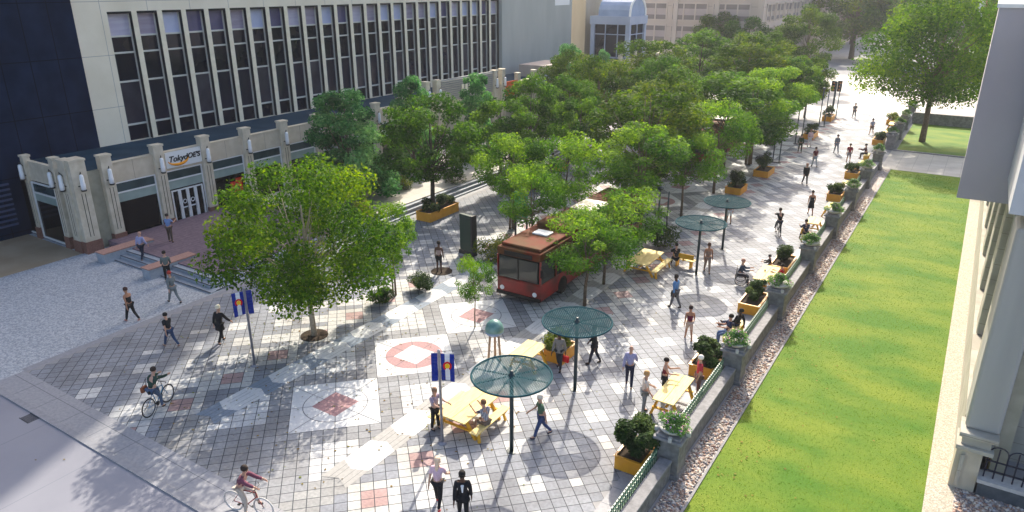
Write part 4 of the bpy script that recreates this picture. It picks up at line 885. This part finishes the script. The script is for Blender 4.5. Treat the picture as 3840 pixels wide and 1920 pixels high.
# ---------------------------------------------------------------- flagpoles with vertical state flags
def flag(label,flabel,x,y,h,az,flip=False):
    p=empty('flagpole',label,'flagpole',(x,y,0),R(az),'flagpoles on the plaza')
    MB().lathe([(.05,0),(.05,h-.06),(.06,h-.05),(.05,h),(.0,h+.02)],12).build('pole',M['polegrey'],p,True)
    MB().lathe([(.16,0),(.16,.02),(.13,.04),(.06,.07)],18).build('base',M['polegrey'],p)
    f=empty('flag',flabel,'flag',(x,y,h-1.14),R(az),'vertical blue white and red state flags')
    def cloth(name,x0,x1,m,nx=4):
        b=MB(); nz=8; s=-1 if flip else 1
        for i in range(nx):
            for j in range(nz):
                def P(a,c): X=x0+(x1-x0)*a/nx; return (X*s,.025*math.sin(X*9+c*.5)+.012*math.sin(c*.9),-.0+c*1.02/nz-.12*abs(X))
                b.add([P(i,j),P(i+1,j),P(i+1,j+1),P(i,j+1)],[(0,1,2,3)])
        o=b.build(name,m,f,True); so_=o.modifiers.new('solid','SOLIDIFY'); so_.thickness=.006; return o
    cloth('blue_banner',-.27,-.055,M['flagblue']); cloth('blue_stripe',.055,.19,M['flagblue']); cloth('white_stripe',.19,.35,M['flagwhite']); cloth('blue_stripe',.35,.50,M['flagblue'])
    for sy in (-1,1):
        s=-1 if flip else 1; c=(.27*s,sy*.045,.56)
        b=MB(); n=22
        for k in range(n):
            a0=R(-60)+R(300)*k/n; a1=R(-60)+R(300)*(k+1)/n
            b.add([(c[0]+rr*math.cos(a),c[1],c[2]+rr*math.sin(a)*1.15) for rr,a in ((.085,a0),(.145,a0),(.145,a1),(.085,a1))],[(0,1,2,3)])
        b.build('red_emblem',M['flagred'],f)
        b=MB(); b.add([(c[0]+.08*math.cos(k*PI/10),c[1]+.001*sy,c[2]+.09*math.sin(k*PI/10)) for k in range(20)],[tuple(range(20))]); b.build('gold_disc',M['flaggold'],f)
    a=MB(); a.tube([(-.29,0,1.03),(.52,0,1.03)],.012,6); a.tube([(-.29,0,-.03),(.52,0,-.03)],.010,6); a.build('banner_arm',M['polegrey'],f)
flag('grey flagpole standing at the end of the large picnic table','blue and white flag with red ring and gold disc hanging by the large picnic table',-13.43,16.52,3.66,32)
flag('slim pale flagpole on the left, just right of the walking man in black','blue and white flag with red ring and gold disc hanging against the large tree crown',-23.41,16.6,3.55,60,True)
# ---------------------------------------------------------------- kiosks, poles, signals
k_=empty('kiosk','tall dark green advertising kiosk slab behind the person in black','kiosk',(-23.7,32.2,0),R(-10))
MB().box(-.5,.5,-.12,.12,.25,2.45).build('cabinet',M['kioskgreen'],k_,bev=.02); MB().box(-.58,.58,-.17,.17,0,.25).build('plinth',M['darkmetal'],k_); MB().box(-.4,.4,-.135,-.12,.6,2.3).build('poster_panel',M['kioskgreen'],k_); MB().box(.5,.62,-.2,.2,.0,2.5).build('side_post',M['darkmetal'],k_)
k_=empty('sign_totem','bright green sign panel on a dark post behind the near bus','sign',(-22.6,36.4,0),R(20))
MB().box(-.42,.42,-.08,.08,1.2,3.0).build('panel',M['signgreen'],k_,bev=.03); MB().box(.30,.42,.08,.16,0,2.9).build('post',M['darkmetal'],k_); MB().box(-.42,-.30,.08,.16,0,2.9).build('post',M['darkmetal'],k_)
k_=empty('slatted_enclosure','dark green slatted enclosure on the terrace beside the bushy bed','screen',(-32.0,52.0,0),R(15))
b=MB()
for q in range(14): b.box(-1.4+q*.2,-1.3+q*.2,-.05,.05,.45,2.4)
b.build('slats',M['kioskgreen'],k_); MB().box(-1.45,1.4,.05,1.5,.45,2.3).build('cabinet',M['darkmetal'],k_); MB().box(-1.5,1.5,-.1,1.6,2.4,2.5).build('lid',M['awn'],k_)
def pole(label,x,y,h=4.2,pair=True):
    r=empty('lamp_pole',label,'pole',(x,y,0),0,'slim dark poles along the walkway')
    MB().tube([(0,0,0),(0,0,h)],.055,8).build('shaft',M['tealpost'],r,True); MB().lathe([(.16,h-.1),(.2,h),(.05,h+.12)],12).build('lamp_head',M['tealpost'],r,True)
    if pair: MB().tube([(.55,0,0),(.55,0,h-.15)],.05,8).build('second_shaft',M['tealpost'],r,True)
    MB().box(-.16,.7,-.14,.14,0,.05).build('footing',M['darkmetal'],r)
for q,(x,y) in enumerate([(-14.4,66.0),(-14.5,75.3),(-14.4,86.5),(-14.3,93)]):
    pole(['pair of slim dark poles nearest along the left walkway edge','pair of slim dark poles beyond the first pair','third pair of slim dark poles','farthest pair of slim poles, next to the traffic signal'][q],x,y)
pole('dark double lamp post behind the far picnic bench',-14.9,39.8,3.6)
k_=empty('traffic_signal','traffic signal with two black heads at the far end of the walkway','traffic light',(-14.8,97,0),R(20))
MB().tube([(0,0,0),(0,0,3.7)],.07,8).build('post',M['tealpost'],k_,True)
for dx in (-.35,.35):
    h=MB().box(dx-.24,dx+.24,-.15,.15,2.6,3.9).build('signal_head',M['black'],k_,bev=.03)
    for z in (2.85,3.25,3.65): MB().lathe([(0,0),(.12,0),(.12,.03)],12).build('lens',mat('amber lens %d'%int(z*100),(.30,.10,.02),.3),h).matrix_local=Matrix.Translation((dx,-.15,z))@Matrix.Rotation(R(90),4,'X')
# ---------------------------------------------------------------- people
SK=mat('skin',(.52,.30,.21),.6); SKD=mat('dark skin',(.10,.05,.032),.6); SKT=mat('tanned skin',(.40,.20,.12),.6)
_cm={}
def cm(c,rough=.85):
    k=tuple(c)
    if k not in _cm: _cm[k]=mat('cloth %02d'%len(_cm),c,rough,tuple(x*1.25+.004 for x in c),22)
    return _cm[k]
EYE=mat('eye dark',(.015,.01,.01),.3); _todo=[]
def skin(name,V,E_,Rd,m,par,root=0,sub=1):
    me=bpy.data.meshes.new(name); me.from_pydata([tuple(v) for v in V],E_,[]); o=bpy.data.objects.new(name,me); COL.objects.link(o); o.parent=par; me.materials.append(m)
    s=o.modifiers.new('skin','SKIN'); s.use_smooth_shade=True
    for i,r in enumerate(Rd):
        sv_=me.skin_vertices[0].data[i]; sv_.radius=(r,r) if not isinstance(r,tuple) else r; sv_.use_root=(i==root)
    u=o.modifiers.new('sub','SUBSURF'); u.levels=sub; u.render_levels=sub; _todo.append(o); return o
def person(label,x,y,h,pose='stand',top=(.3,.3,.3),bot=(.05,.05,.07),hair=(.03,.02,.015),sk=SK,sleeve='short',legs='long',shoe=(.02,.02,.02),z=0,ht=1.74,ph=0,coat=None,hairlen=0,dress=None,prop=None,arms=None,seat=.45,lean=None,mirror=1,bald=False):
    r=empty('person',label,'person',(x,y,z),R(h)); s=ht/1.74
    d=lambda a:Vector((0,math.sin(R(a)),-math.cos(R(a))))
    if pose=='stand': L=1.5; lg=[(4,2,3),(-3,4,3)]; ar=arms or [(6,8,12),(2,8,14)]
    elif pose=='walk': L=5; lg=[(26+ph,6,2),(-20-ph,26,2)]; ar=arms or [(-24,9,14),(26,9,28)]
    elif pose=='stroll': L=3; lg=[(15,5,2),(-12,16,2)]; ar=arms or [(-13,9,12),(14,9,20)]
    elif pose=='sit': L=8; lg=[(80,78,7),(84,86,7)]; ar=arms or [(45,8,55),(40,8,60)]
    elif pose=='lounge': L=-20; lg=[(78,20,5),(82,14,5)]; ar=arms or [(20,14,50),(-20,14,20)]
    elif pose=='cycle': L=24; lg=[(72,62,6),(34,40,6)]; ar=arms or [(66,12,14),(66,12,14)]
    if mirror<0: lg=lg[::-1]; ar=ar[::-1]
    if lean is not None: L=lean
    pz=.93 if pose in('stand','walk','stroll') else (seat+.10 if pose in('sit','lounge') else .98)
    pel=Vector((0,0,pz)); up=Vector((0,math.sin(R(L)),math.cos(R(L))))
    V=[pel,pel+up*.18,pel+up*.36,pel+up*.50,pel+up*.575]; Rd=[.128,.112,.128,.062,.052]; E_=[(0,1),(1,2),(2,3),(3,4)]
    hup=Vector((0,math.sin(R(L*.35+4)),math.cos(R(L*.35+4)))); fw=Vector((0,hup.z,-hup.y))
    hb=V[4]; V+=[hb+hup*.075+fw*.012,hb+hup*.15+fw*.014,hb+hup*.215+fw*.002,hb+hup*.105+fw*.115]; Rd+=[.074,.090,.055,.016]; E_+=[(4,5),(5,6),(6,7),(5,8)]
    names={}
    fing=[]
    for i,(fa,ab,el) in enumerate(ar):
        sx=-1 if i==0 else 1; sh_=pel+up*.45+Vector((sx*.175,0,0)); 
        dv=(Matrix.Rotation(R(-sx*ab),3,'Y')@d(fa)); e=sh_+dv*.28; dv2=(Matrix.Rotation(R(-sx*ab*.6),3,'Y')@d(fa+el)); wv=e+dv2*.245; hd=wv+dv2*.085
        n=len(V); V+=[sh_,e,wv,hd]; Rd+=[.060,.043,.028,.030]; E_+=[(2,n),(n,n+1),(n+1,n+2),(n+2,n+3)]
        side=Vector((1,0,0)).cross(dv2).normalized()
        for q,ln in zip((-1.5,-.5,.5,1.5),(.066,.08,.076,.058)):
            a=len(V); V+=[hd+side*q*.019+dv2*.030,hd+side*q*.021+dv2*(.03+ln*.55)+Vector((-sx*.006,0,0)),hd+side*q*.021+dv2*(.03+ln)+Vector((-sx*.022,0,0))]; Rd+=[.009,.0085,.007]; E_+=[(n+3,a),(a,a+1),(a+1,a+2)]
        a=len(V); V+=[wv+dv2*.05+side*.040,wv+dv2*.09+side*.058+Vector((-sx*.01,0,0))]; Rd+=[.011,.009]; E_+=[(n+2,a),(a,a+1)]
        names[i]=(n,n+1,n+2,n+3)
    lv={}
    for i,(ha,kf,spd) in enumerate(lg):
        sx=-1 if i==0 else 1; hp=pel+Vector((sx*.085,0,-.05)); m_=Matrix.Rotation(R(-sx*spd),3,'Y')
        kn=hp+(m_@d(ha))*.42; an=kn+(m_@d(ha-kf))*.40; fa=ha-kf; ft=Vector((0,math.cos(R(fa*.6)),math.sin(R(fa*.6))*.9)); 
        hl=an+Vector((0,-.03,0)); toe=an+ft*.13+Vector((0,0,-.045))
        n=len(V); V+=[hp,kn,an,toe]; Rd+=[.088,.058,.038,.034]; E_+=[(0,n),(n,n+1),(n+1,n+2),(n+2,n+3)]; lv[i]=(n,n+1,n+2,n+3)
    dz=0
    if pose in('stand','walk','stroll'): dz=-min(min(V[lv[i][3]].z for i in(0,1)),min(V[lv[i][2]].z-.04 for i in (0,1)))+.04
    V=[Vector((v.x,v.y,v.z+dz))*s for v in V]; Rd=[q*s for q in Rd]
    body=skin('body',V,E_,Rd,sk,r)
    def sub(name,idx,grow,m,extra=None,over={}):
        idm={q:i for i,q in enumerate(idx)}; e=[(idm[a],idm[b]) for a,b in E_ if a in idm and b in idm]
        vv=[V[q].copy() for q in idx]; rr=[over.get(q,Rd[q]+grow*s) for q in idx]
        if extra: extra(vv,rr,e,idm)
        return skin(name,vv,e,rr,m,r)
    g=.020; tops=[0,1,2]
    if legs!='none':
        def shorten(vv,rr,e,idm):
            if legs=='short':
                for i in (0,1): k=idm[lv[i][1]]; hpi=idm[lv[i][0]]; vv[k]=vv[hpi].lerp(vv[k],.85)
        idx=[0]+[lv[0][0],lv[0][1]]+([lv[0][2]] if legs=='long' else [])+[lv[1][0],lv[1][1]]+([lv[1][2]] if legs=='long' else [])
        sub('trousers' if legs=='long' else 'shorts',idx,.014,cm(bot),shorten)
    idx=[0,1,2,3]
    for i in (0,1):
        n=names[i]
        if sleeve=='long': idx+=[n[0],n[1],n[2]]
        elif sleeve=='short': idx+=[n[0],n[1]]
        else: idx+=[n[0]]
    def cut(vv,rr,e,idm):
        if sleeve=='short':
            for i in (0,1): a,b=idm[names[i][0]],idm[names[i][1]]; vv[b]=vv[a].lerp(vv[b],.75)
        if sleeve=='none':
            for i in (0,1): a=idm[names[i][0]]; vv[a]=vv[idm[2]].lerp(vv[a],.72)
        rr[idm[3]]=.066*s; vv[idm[3]]=vv[idm[2]].lerp(vv[idm[3]],.75)
    sub('shirt' if not coat else 'jacket',idx,g,cm(top),cut)
    if coat or dress:
        P0=V[0]; c=MB(); Lc=(coat or dress)*s; 
        c.lathe([(.155*s,.16*s),(.165*s,0),(.20*s,-Lc*.6),(.215*s,-Lc),(.19*s,-Lc)],14,(P0.x,P0.y,P0.z),0,1,.78); c.build('coat_skirt' if coat else 'skirt',cm(top if coat else (bot if legs!='none' else top)),r,True)
    for i in (0,1):
        n=lv[i]; an,toe=V[n[2]],V[n[3]]; fwd=(toe-an); hl=an+Vector((0,-.025,-.055))*s
        if not(sk is None): skin('shoe',[hl,an+Vector((0,.01,-.035))*s,toe+fwd*.28],[(0,1),(1,2)],[.040*s,.048*s,.036*s],cm(shoe),r)
    hc=V[6]; hm=cm(hair)
    if not bald:
        b=MB(); b.lathe([(.098,-.02),(.108,.02),(.104,.07),(.075,.115),(.03,.135)],12); 
        ho=b.build('hair',hm,r,True); q=(V[7]-V[5]).normalized().to_track_quat('Z','Y'); ho.matrix_local=Matrix.Translation(hc-fw*.022*s+Vector((0,0,-.012)))@Matrix.Diagonal((s*.93,s*1.08,s,1))
        if hairlen: 
            skin('long_hair',[hc-fw*.05*s,hc-fw*.09*s-Vector((0,0,.09*s)),hc-fw*.11*s-Vector((0,0,hairlen*s))],[(0,1),(1,2)],[.085*s,.075*s,.045*s],hm,r)
    for sx in (-1,1):
        e=MB().lathe([(0,-.011),(.009,-.007),(.011,0),(.009,.007),(0,.011)],6); eo=e.build('eye',EYE,r,True); eo.location=V[5]+fw*.083*s+hup*.030*s+Vector((sx*.030*s,0,0))
        e=MB().lathe([(0,-.03),(.012,-.02),(.014,0),(.012,.02),(0,.03)],6); eo=e.build('ear',sk,r,True); eo.location=V[5]+hup*.02*s+Vector((sx*.086*s,0,0))
    H=[V[names[i][3]] for i in (0,1)]
    M4=Matrix.Translation((x,y,z))@Matrix.Rotation(R(h),4,'Z')
    return r,[M4@q for q in H]
def bag(label,p,m,w=.26,hh=.24,name='handbag'):
    b=empty(name,label,'bag',(p.x,p.y,p.z-.12-hh)); MB().box(-w/2,w/2,-.06,.06,0,hh).build('bag_body',m,b,bev=.03); MB().tube([(-w*.3,0,hh),(-w*.2,0,hh+.11),(w*.2,0,hh+.11),(w*.3,0,hh)],.009,5).build('handle',m,b)
AW=32 # heading that looks away from the camera
BK=(.012,.012,.014)
person('bald man in a lavender shirt climbing the steps between the two low walls',-38.6,21.1,20,'stroll',(.30,.30,.46),(.012,.016,.035),(.5,.45,.42),sleeve='long',z=.13,bald=True)
person('man in a blue shirt and brown trousers standing on the brick terrace near the shop',-39.2,23.3,25,'stand',(.16,.24,.44),(.09,.065,.05),(.05,.035,.03),sleeve='short',z=.45,arms=[(20,10,60),(40,14,70)])
person('person in a grey green top and black trousers at the corner of the low wall',-34.7,20.1,55,'stand',(.12,.14,.13),BK,(.02,.015,.01),arms=[(10,8,50),(10,8,50)],sleeve='long')
person('red haired person in a grey suit striding left below the steps',-32.0,18.65,85,'walk',(.14,.16,.17),(.16,.18,.19),(.35,.04,.03),sleeve='long')
person('woman in black tank top and leggings walking on the pale aggregate',-31.8,16.3,100,'walk',BK,BK,(.05,.02,.015),SKT,'none',ph=-6,shoe=(.45,.2,.18))
person('boy in a black t-shirt and jeans walking left over the dark tiles',-27.9,15.75,95,'walk',(.012,.014,.02),(.03,.055,.12),(.012,.01,.01),SK,ph=-2,shoe=(.2,.13,.1),ht=1.66)
person('white haired man in a long black coat walking near the left flagpole',-26.35,17.2,15,'walk',BK,BK,(.75,.68,.52),SK,'long',coat=.28,ph=-8,arms=[(-10,14,10),(20,26,20)],ht=1.8)
person('woman with long blond hair, pink top and black leggings at the bottom edge',-11.55,13.9,20,'walk',(.62,.42,.47),BK,(.72,.52,.36),SK,'short',shoe=(.55,.02,.03),hairlen=.36,ph=-8)
person('man in a black suit with a white shirt front at the bottom edge',-10.5,13.75,215,'stroll',BK,BK,(.012,.01,.01),SKD,'long',coat=.16,ht=1.82)
sf=MB().tube([(0,.145,1.18),(0,.15,1.42)],[.02,.05],6).build('shirt_front',M['flagwhite'],None); sf.parent=[o for o in COL.objects if o.get('label','').startswith('man in a black suit with')][0]
person('man in a mauve t-shirt leaning at the end of the large picnic table',-14.15,17.05,265,'stand',(.30,.24,.30),BK,(.22,.13,.08),SK,arms=[(55,10,30),(45,10,50)],ht=1.68)
person('man in a striped shirt sitting on the bench of the large picnic table',-12.45,17.75,75,'sit',(.22,.26,.33),(.16,.12,.09),(.16,.08,.04),SK,'short',legs='short',arms=[(55,8,60),(50,8,70)],seat=.47)
person('white haired person in a green t-shirt and jeans walking past the nearest umbrella',-10.72,18.7,130,'walk',(.07,.13,.08),(.035,.06,.15),(.72,.62,.52),SK,ph=-4,shoe=(.03,.03,.06))
_,H=person('person in a grey jacket holding a red bag behind the second umbrella',-12.5,23.2,190,'stroll',(.20,.18,.16),(.02,.022,.028),(.05,.03,.02),SKD,'long',coat=.1); bag('red handbag carried by the person in a grey jacket',H[0],M['flagred'],.32,.28)
person('person in a black suit walking under the second umbrella',-11.5,24.4,110,'stroll',BK,(.012,.016,.03),(.02,.015,.012),SKD,'long',coat=.14)
person('bald man in a lavender shirt and navy trousers walking away in the open middle',-9.5,23.5,18,'walk',(.30,.29,.44),(.012,.016,.04),(.4,.3,.2),SK,'long',bald=True,ph=-10,ht=1.8)
person('blond person in a beige top at the near side of the high table',-8.27,22.05,-55,'stand',(.62,.52,.44),(.17,.18,.18),(.45,.25,.10),SK,'short',ht=1.74,arms=[(20,8,40),(10,8,20)])
person('dark haired woman in a maroon sleeveless top behind the high table',-8.1,23.6,-70,'stand',(.12,.01,.02),BK,(.02,.012,.01),SK,'none',ht=1.62,arms=[(40,8,60),(30,8,60)])
person('white haired man in a red shirt standing at the high table by the planter',-6.95,24.25,120,'stand',(.42,.03,.05),(.14,.07,.07),(.75,.7,.65),SK,'short',ht=1.76)
person('woman in a maroon top and beige shorts walking away along the wall side',-8.9,28.65,28,'stroll',(.11,.01,.03),(.50,.38,.30),(.03,.015,.012),SKT,'none','short',(.3,.2,.15),ht=1.66)
_,H=person('man in a blue shirt and grey trousers with a dark shoulder bag',-10.65,31.6,75,'stroll',(.10,.22,.42),(.11,.11,.12),(.02,.015,.012),SKD,'long'); bag('dark bag hanging beside the man in a blue shirt',H[1],M['black'],.28,.3,'shoulder_bag')
person('person in black stretched out on the bench behind the second planter',-7.3,30.35,70,'lounge',BK,(.02,.03,.07),(.015,.012,.01),SKD,'long',seat=.46)
person('person in a navy t-shirt sitting with jeans on the bench behind the second planter',-7.35,29.35,120,'sit',(.012,.02,.06),(.06,.11,.22),(.02,.015,.012),SK,'short',seat=.46,lean=-6)
person('woman in tan clothes walking between the far umbrella pair and the wall',-10.82,37.0,205,'stroll',(.26,.17,.13),(.24,.17,.13),(.10,.05,.03),SKT,'none')
person('child in black sitting at the planter edge above the wheelchair user',-7.9,38.9,100,'sit',BK,(.03,.03,.05),(.012,.01,.01),SK,'long',ht=1.35,seat=.42)
person('person in red sitting by the yellow table next to the wheelchair user',-6.85,37.2,90,'sit',(.42,.02,.03),(.3,.03,.03),(.02,.015,.012),SK,'short',seat=.45,ht=1.6)
person('man in navy sitting with his back to the camera near the fifth pillar',-7.4,45.45,32,'sit',(.012,.02,.05),BK,(.02,.015,.012),SK,'long',seat=.45)
person('woman in a black dress walking near the wall with a tan bag',-8.25,51.3,20,'stroll',BK,BK,(.03,.02,.015),SKT,'none','none',dress=.42,ht=1.72)
person('person in a black jacket carrying a dark bag on the walkway',-10.3,59.4,212,'stroll',BK,BK,(.4,.25,.18),SK,'long',coat=.12)
person('person in a maroon top and pale jeans on the walkway, seen from behind',-10.9,66.1,40,'stroll',(.09,.015,.02),(.24,.28,.30),(.03,.02,.015),SK,'short')
person('person in grey with a backpack on the left of the far walkway',-10.3,73,30,'stroll',(.13,.14,.16),(.13,.15,.18),(.03,.02,.02),SK,'long')
person('person in a dark red top and grey shorts on the far walkway',-8.65,69.3,15,'stroll',(.18,.02,.03),(.2,.17,.17),(.03,.02,.015),SKT,'short','short')
person('man in a light blue shirt and brown shorts on the far walkway',-8.75,84.2,30,'stroll',(.26,.28,.38),(.16,.10,.08),(.03,.02,.02),SK,'short','short')
person('farthest walker in grey near the white crossing',-11.95,94.1,200,'stroll',(.15,.14,.14),(.08,.08,.09),(.03,.02,.02),SK,'short',ht=1.8)
person('person in dark green beside the paired poles on the left walkway edge',-13.2,71.2,20,'stand',(.03,.05,.02),(.03,.04,.02),(.02,.02,.015),SK,'long')
person('person in a white and pink top beside the paired poles',-13.0,74.4,210,'stand',(.60,.42,.42),(.6,.55,.52),(.25,.12,.06),SK,'long')
person('dark skinned person in black standing at the empty round tree pit',-23.3,29.0,20,'stand',(.30,.22,.20),BK,(.02,.015,.012),SKD,'none','short',ht=1.8)
person('person in black striding across the sunlit terrace far back under the trees',-33.2,58.4,120,'walk',BK,BK,(.02,.015,.01),SKD,'long')
person('person in black sitting under the terrace trees',-30.8,52.4,200,'sit',BK,BK,(.02,.015,.01),SK,'long',seat=.45)
person('person in dark blue standing by the yellow flowering shrub under the trees',-28.9,51.6,200,'stand',(.03,.07,.10),(.03,.05,.08),(.02,.015,.01),SK,'long')
person('person in black sitting on the yellow bench of the far picnic table',-12.6,36.9,32,'sit',BK,BK,(.02,.015,.01),SK,'long',seat=.46)
person('person in dark clothes sitting on the wall bench near the garden path',-7.6,71.9,100,'sit',(.06,.02,.02),BK,(.02,.015,.01),SK,'long',seat=.46)
person('person in white shorts standing beyond the farther disc umbrella',-12.4,46.2,30,'stand',(.3,.3,.3),(.5,.5,.5),(.03,.02,.02),SKT,'short','short')
# ---------------------------------------------------------------- bicycles, riders, wheelchair
def wheel(par,y,Rw,x=0,tube=.022,tm=None,name='wheel'):
    t=MB().tube([(x,y+Rw*math.cos(a*2*PI/28),Rw+tube+Rw*math.sin(a*2*PI/28)) for a in range(28)],tube,6,closed=True).build(name,tm or M['tyre'],par,True)
    MB().tube([(x,y+(Rw-.03)*math.cos(a*2*PI/28),Rw+tube+(Rw-.03)*math.sin(a*2*PI/28)) for a in range(28)],.010,5,closed=True).build('rim',M['chrome'],t,True)
    s=MB(); 
    for k in range(12): a=k*PI/6; s.tube([(x,y,Rw+tube),(x,y+(Rw-.03)*math.cos(a),Rw+tube+(Rw-.03)*math.sin(a))],.0035,3)
    s.tube([(x-.05,y,Rw+tube),(x+.05,y,Rw+tube)],.018,6); s.build('spokes',M['chrome'],t)
def bicycle(label,x,y,h,c,tm=None):
    r=empty('bicycle',label,'bicycle',(x,y,0),R(h)); fm=cm(c,.4); Rw=.34
    wheel(r,-.52,Rw,tm=tm); wheel(r,.54,Rw,tm=tm)
    f=MB(); bb=(0,-.08,.30); seat=(0,-.22,.84); hd=(0,.33,.86); hd2=(0,.36,.72); rw=(0,-.52,.362); fw=(0,.54,.362)
    for a,b,q in ((bb,seat,.018),(bb,hd2,.020),(seat,hd,.018),(bb,rw,.012),((0,-.21,.78),rw,.010),(hd,hd2,.022),(hd2,fw,.014)): f.tube([a,b],q,7)
    f.build('frame',fm,r,True)
    b=MB(); b.tube([hd,(0,.32,.98)],.014,6); b.tube([(-.27,.24,1.02),(-.2,.34,1.0),(0,.34,.99),(.2,.34,1.0),(.27,.24,1.02)],.013,6); b.build('handlebar',M['darkmetal'],r,True)
    MB().tube([(0,-.36,.90),(0,-.22,.91),(0,-.08,.90)],[.06,.05,.02],8).build('saddle',M['black'],r,True)
    c_=MB(); c_.lathe([(0,0),(.09,0),(.09,.01)],14); co_=c_.build('chainring',M['darkmetal'],r); co_.matrix_local=Matrix.Translation((.04,-.08,.30))@Matrix.Rotation(R(90),4,'Y')
    for s_,dy,dz in ((-1,.14,-.1),(1,-.14,.1)): p=MB(); p.tube([(s_*.06,-.08,.30),(s_*.07,-.08+dy,.30+dz)],.01,5); p.box(s_*.12-.05,s_*.12+.05,-.08+dy-.04,-.08+dy+.04,.30+dz-.012,.30+dz+.012); p.build('crank',M['darkmetal'],r)
    return r
def rider(label,x,y,h,**kw):
    a=R(h); return person(label,x+.20*math.sin(a),y-.20*math.cos(a),h,'cycle',**kw)
bicycle('blue bicycle with black wheels ridden on the left of the plaza',-23.75,12.5,20,(.08,.22,.36))
_,H=rider('cyclist in a dark green jacket and jeans on the blue bicycle',-23.75,12.5,20,top=(.025,.05,.038),bot=(.06,.09,.15),sleeve='long')
bb_=empty('satchel','brown leather satchel on the hip of the cyclist in dark green','bag',(-23.9,12.15,.88),R(20)); MB().box(-.06,.06,-.14,.14,0,.22).build('bag_body',mat('brown leather',(.22,.07,.03),.6),bb_,bev=.03); MB().tube([(0,-.1,.22),(.12,.05,.55),(0,.12,.22)],.012,5).build('strap',M['darkmetal'],bb_)
bicycle('red bicycle with white rimmed tyres cut by the bottom edge',-16.15,10.55,-75,(.22,.03,.03),tm=cm((.5,.48,.45)))
rider('cyclist in a maroon shirt and beige trousers at the bottom edge',-16.15,10.55,-75,top=(.14,.045,.07),bot=(.42,.36,.30),sleeve='long')
bicycle('dark bicycle ridden along the walkway toward the far end',-9.1,45.75,24,(.03,.04,.05))
rider('cyclist in black riding away along the walkway',-9.1,45.75,24,top=BK,bot=(.02,.03,.05),sleeve='long')
w_=empty('wheelchair','wheelchair drawn up to the yellow table by the wall','wheelchair',(-8.75,36.4,0),R(-75))
for s_ in (-1,1): wheel(w_,-.05,.28,s_*.30,.016); wheel(w_,.42,.08,s_*.24,.014,name='caster')
MB().box(-.24,.24,-.25,.22,.46,.51).build('seat',M['black'],w_); MB().box(-.24,.24,-.30,-.26,.46,.98).build('backrest',M['black'],w_)
f=MB()
for s_ in (-1,1): f.tube([(s_*.26,-.40,.95),(s_*.26,-.28,.92),(s_*.26,-.26,.30),(s_*.26,.36,.46),(s_*.24,.50,.12)],.013,6); f.tube([(s_*.27,-.26,.70),(s_*.27,.18,.70)],.02,6)
f.box(-.22,.22,.46,.62,.08,.10); f.build('frame',M['chrome'],w_,True)
person('bearded person in dark blue sitting in the wheelchair',-8.85,36.38,-75,'sit',(.04,.06,.09),(.03,.035,.05),(.40,.22,.16),SK,'long',seat=.50)
# leftovers on tables
mg=MB().lathe([(0,0),(.035,0),(.045,.09),(.04,.09),(.0,.02)],12,(-7.72,36.95,.762)).build('cup',M['kioskgreen']); tag(mg,'small dark cup on the table of the wheelchair user','cup')
# bake skinned figures to plain meshes
st=bpy.data.materials.new('navy and white stripes'); st.use_nodes=True; N=st.node_tree.nodes; L=st.node_tree.links; wv=N.new('ShaderNodeTexWave'); wv.inputs['Scale'].default_value=5.5; tc=N.new('ShaderNodeTexCoord'); L.new(tc.outputs['Object'],wv.inputs[0]); cr=N.new('ShaderNodeValToRGB'); cr.color_ramp.interpolation='CONSTANT'; cr.color_ramp.elements[0].color=(.02,.03,.09,1); cr.color_ramp.elements[1].color=(.55,.55,.58,1); cr.color_ramp.elements[1].position=.5; L.new(wv.outputs['Fac'],cr.inputs[0]); L.new(cr.outputs[0],N['Principled BSDF'].inputs['Base Color'])
for o in COL.objects:
    if o.name.startswith('shirt') and o.parent and 'striped shirt' in o.parent.get('label',''): o.data.materials[0]=st
bpy.context.view_layer.update(); dg=bpy.context.evaluated_depsgraph_get()
new=[(o,bpy.data.meshes.new_from_object(o.evaluated_get(dg))) for o in _todo]
for o,me in new: o.modifiers.clear(); o.data=me
# stripes on the seated man's shirt

hzb=MB().box(-410,410,-70,910,-1,72).build('haze',None); hzb.data.materials.clear(); tag(hzb,'thin pale air between the camera and the far buildings','haze',kind='stuff')
hm_=bpy.data.materials.new('haze air'); hm_.use_nodes=True; N=hm_.node_tree.nodes; N.remove(N['Principled BSDF']); pv=N.new('ShaderNodeVolumePrincipled'); pv.inputs['Color'].default_value=(.92,.94,1,1); pv.inputs['Density'].default_value=.0003; pv.inputs['Anisotropy'].default_value=.3; hm_.node_tree.links.new(pv.outputs[0],N['Material Output'].inputs['Volume']); hzb.data.materials.append(hm_)
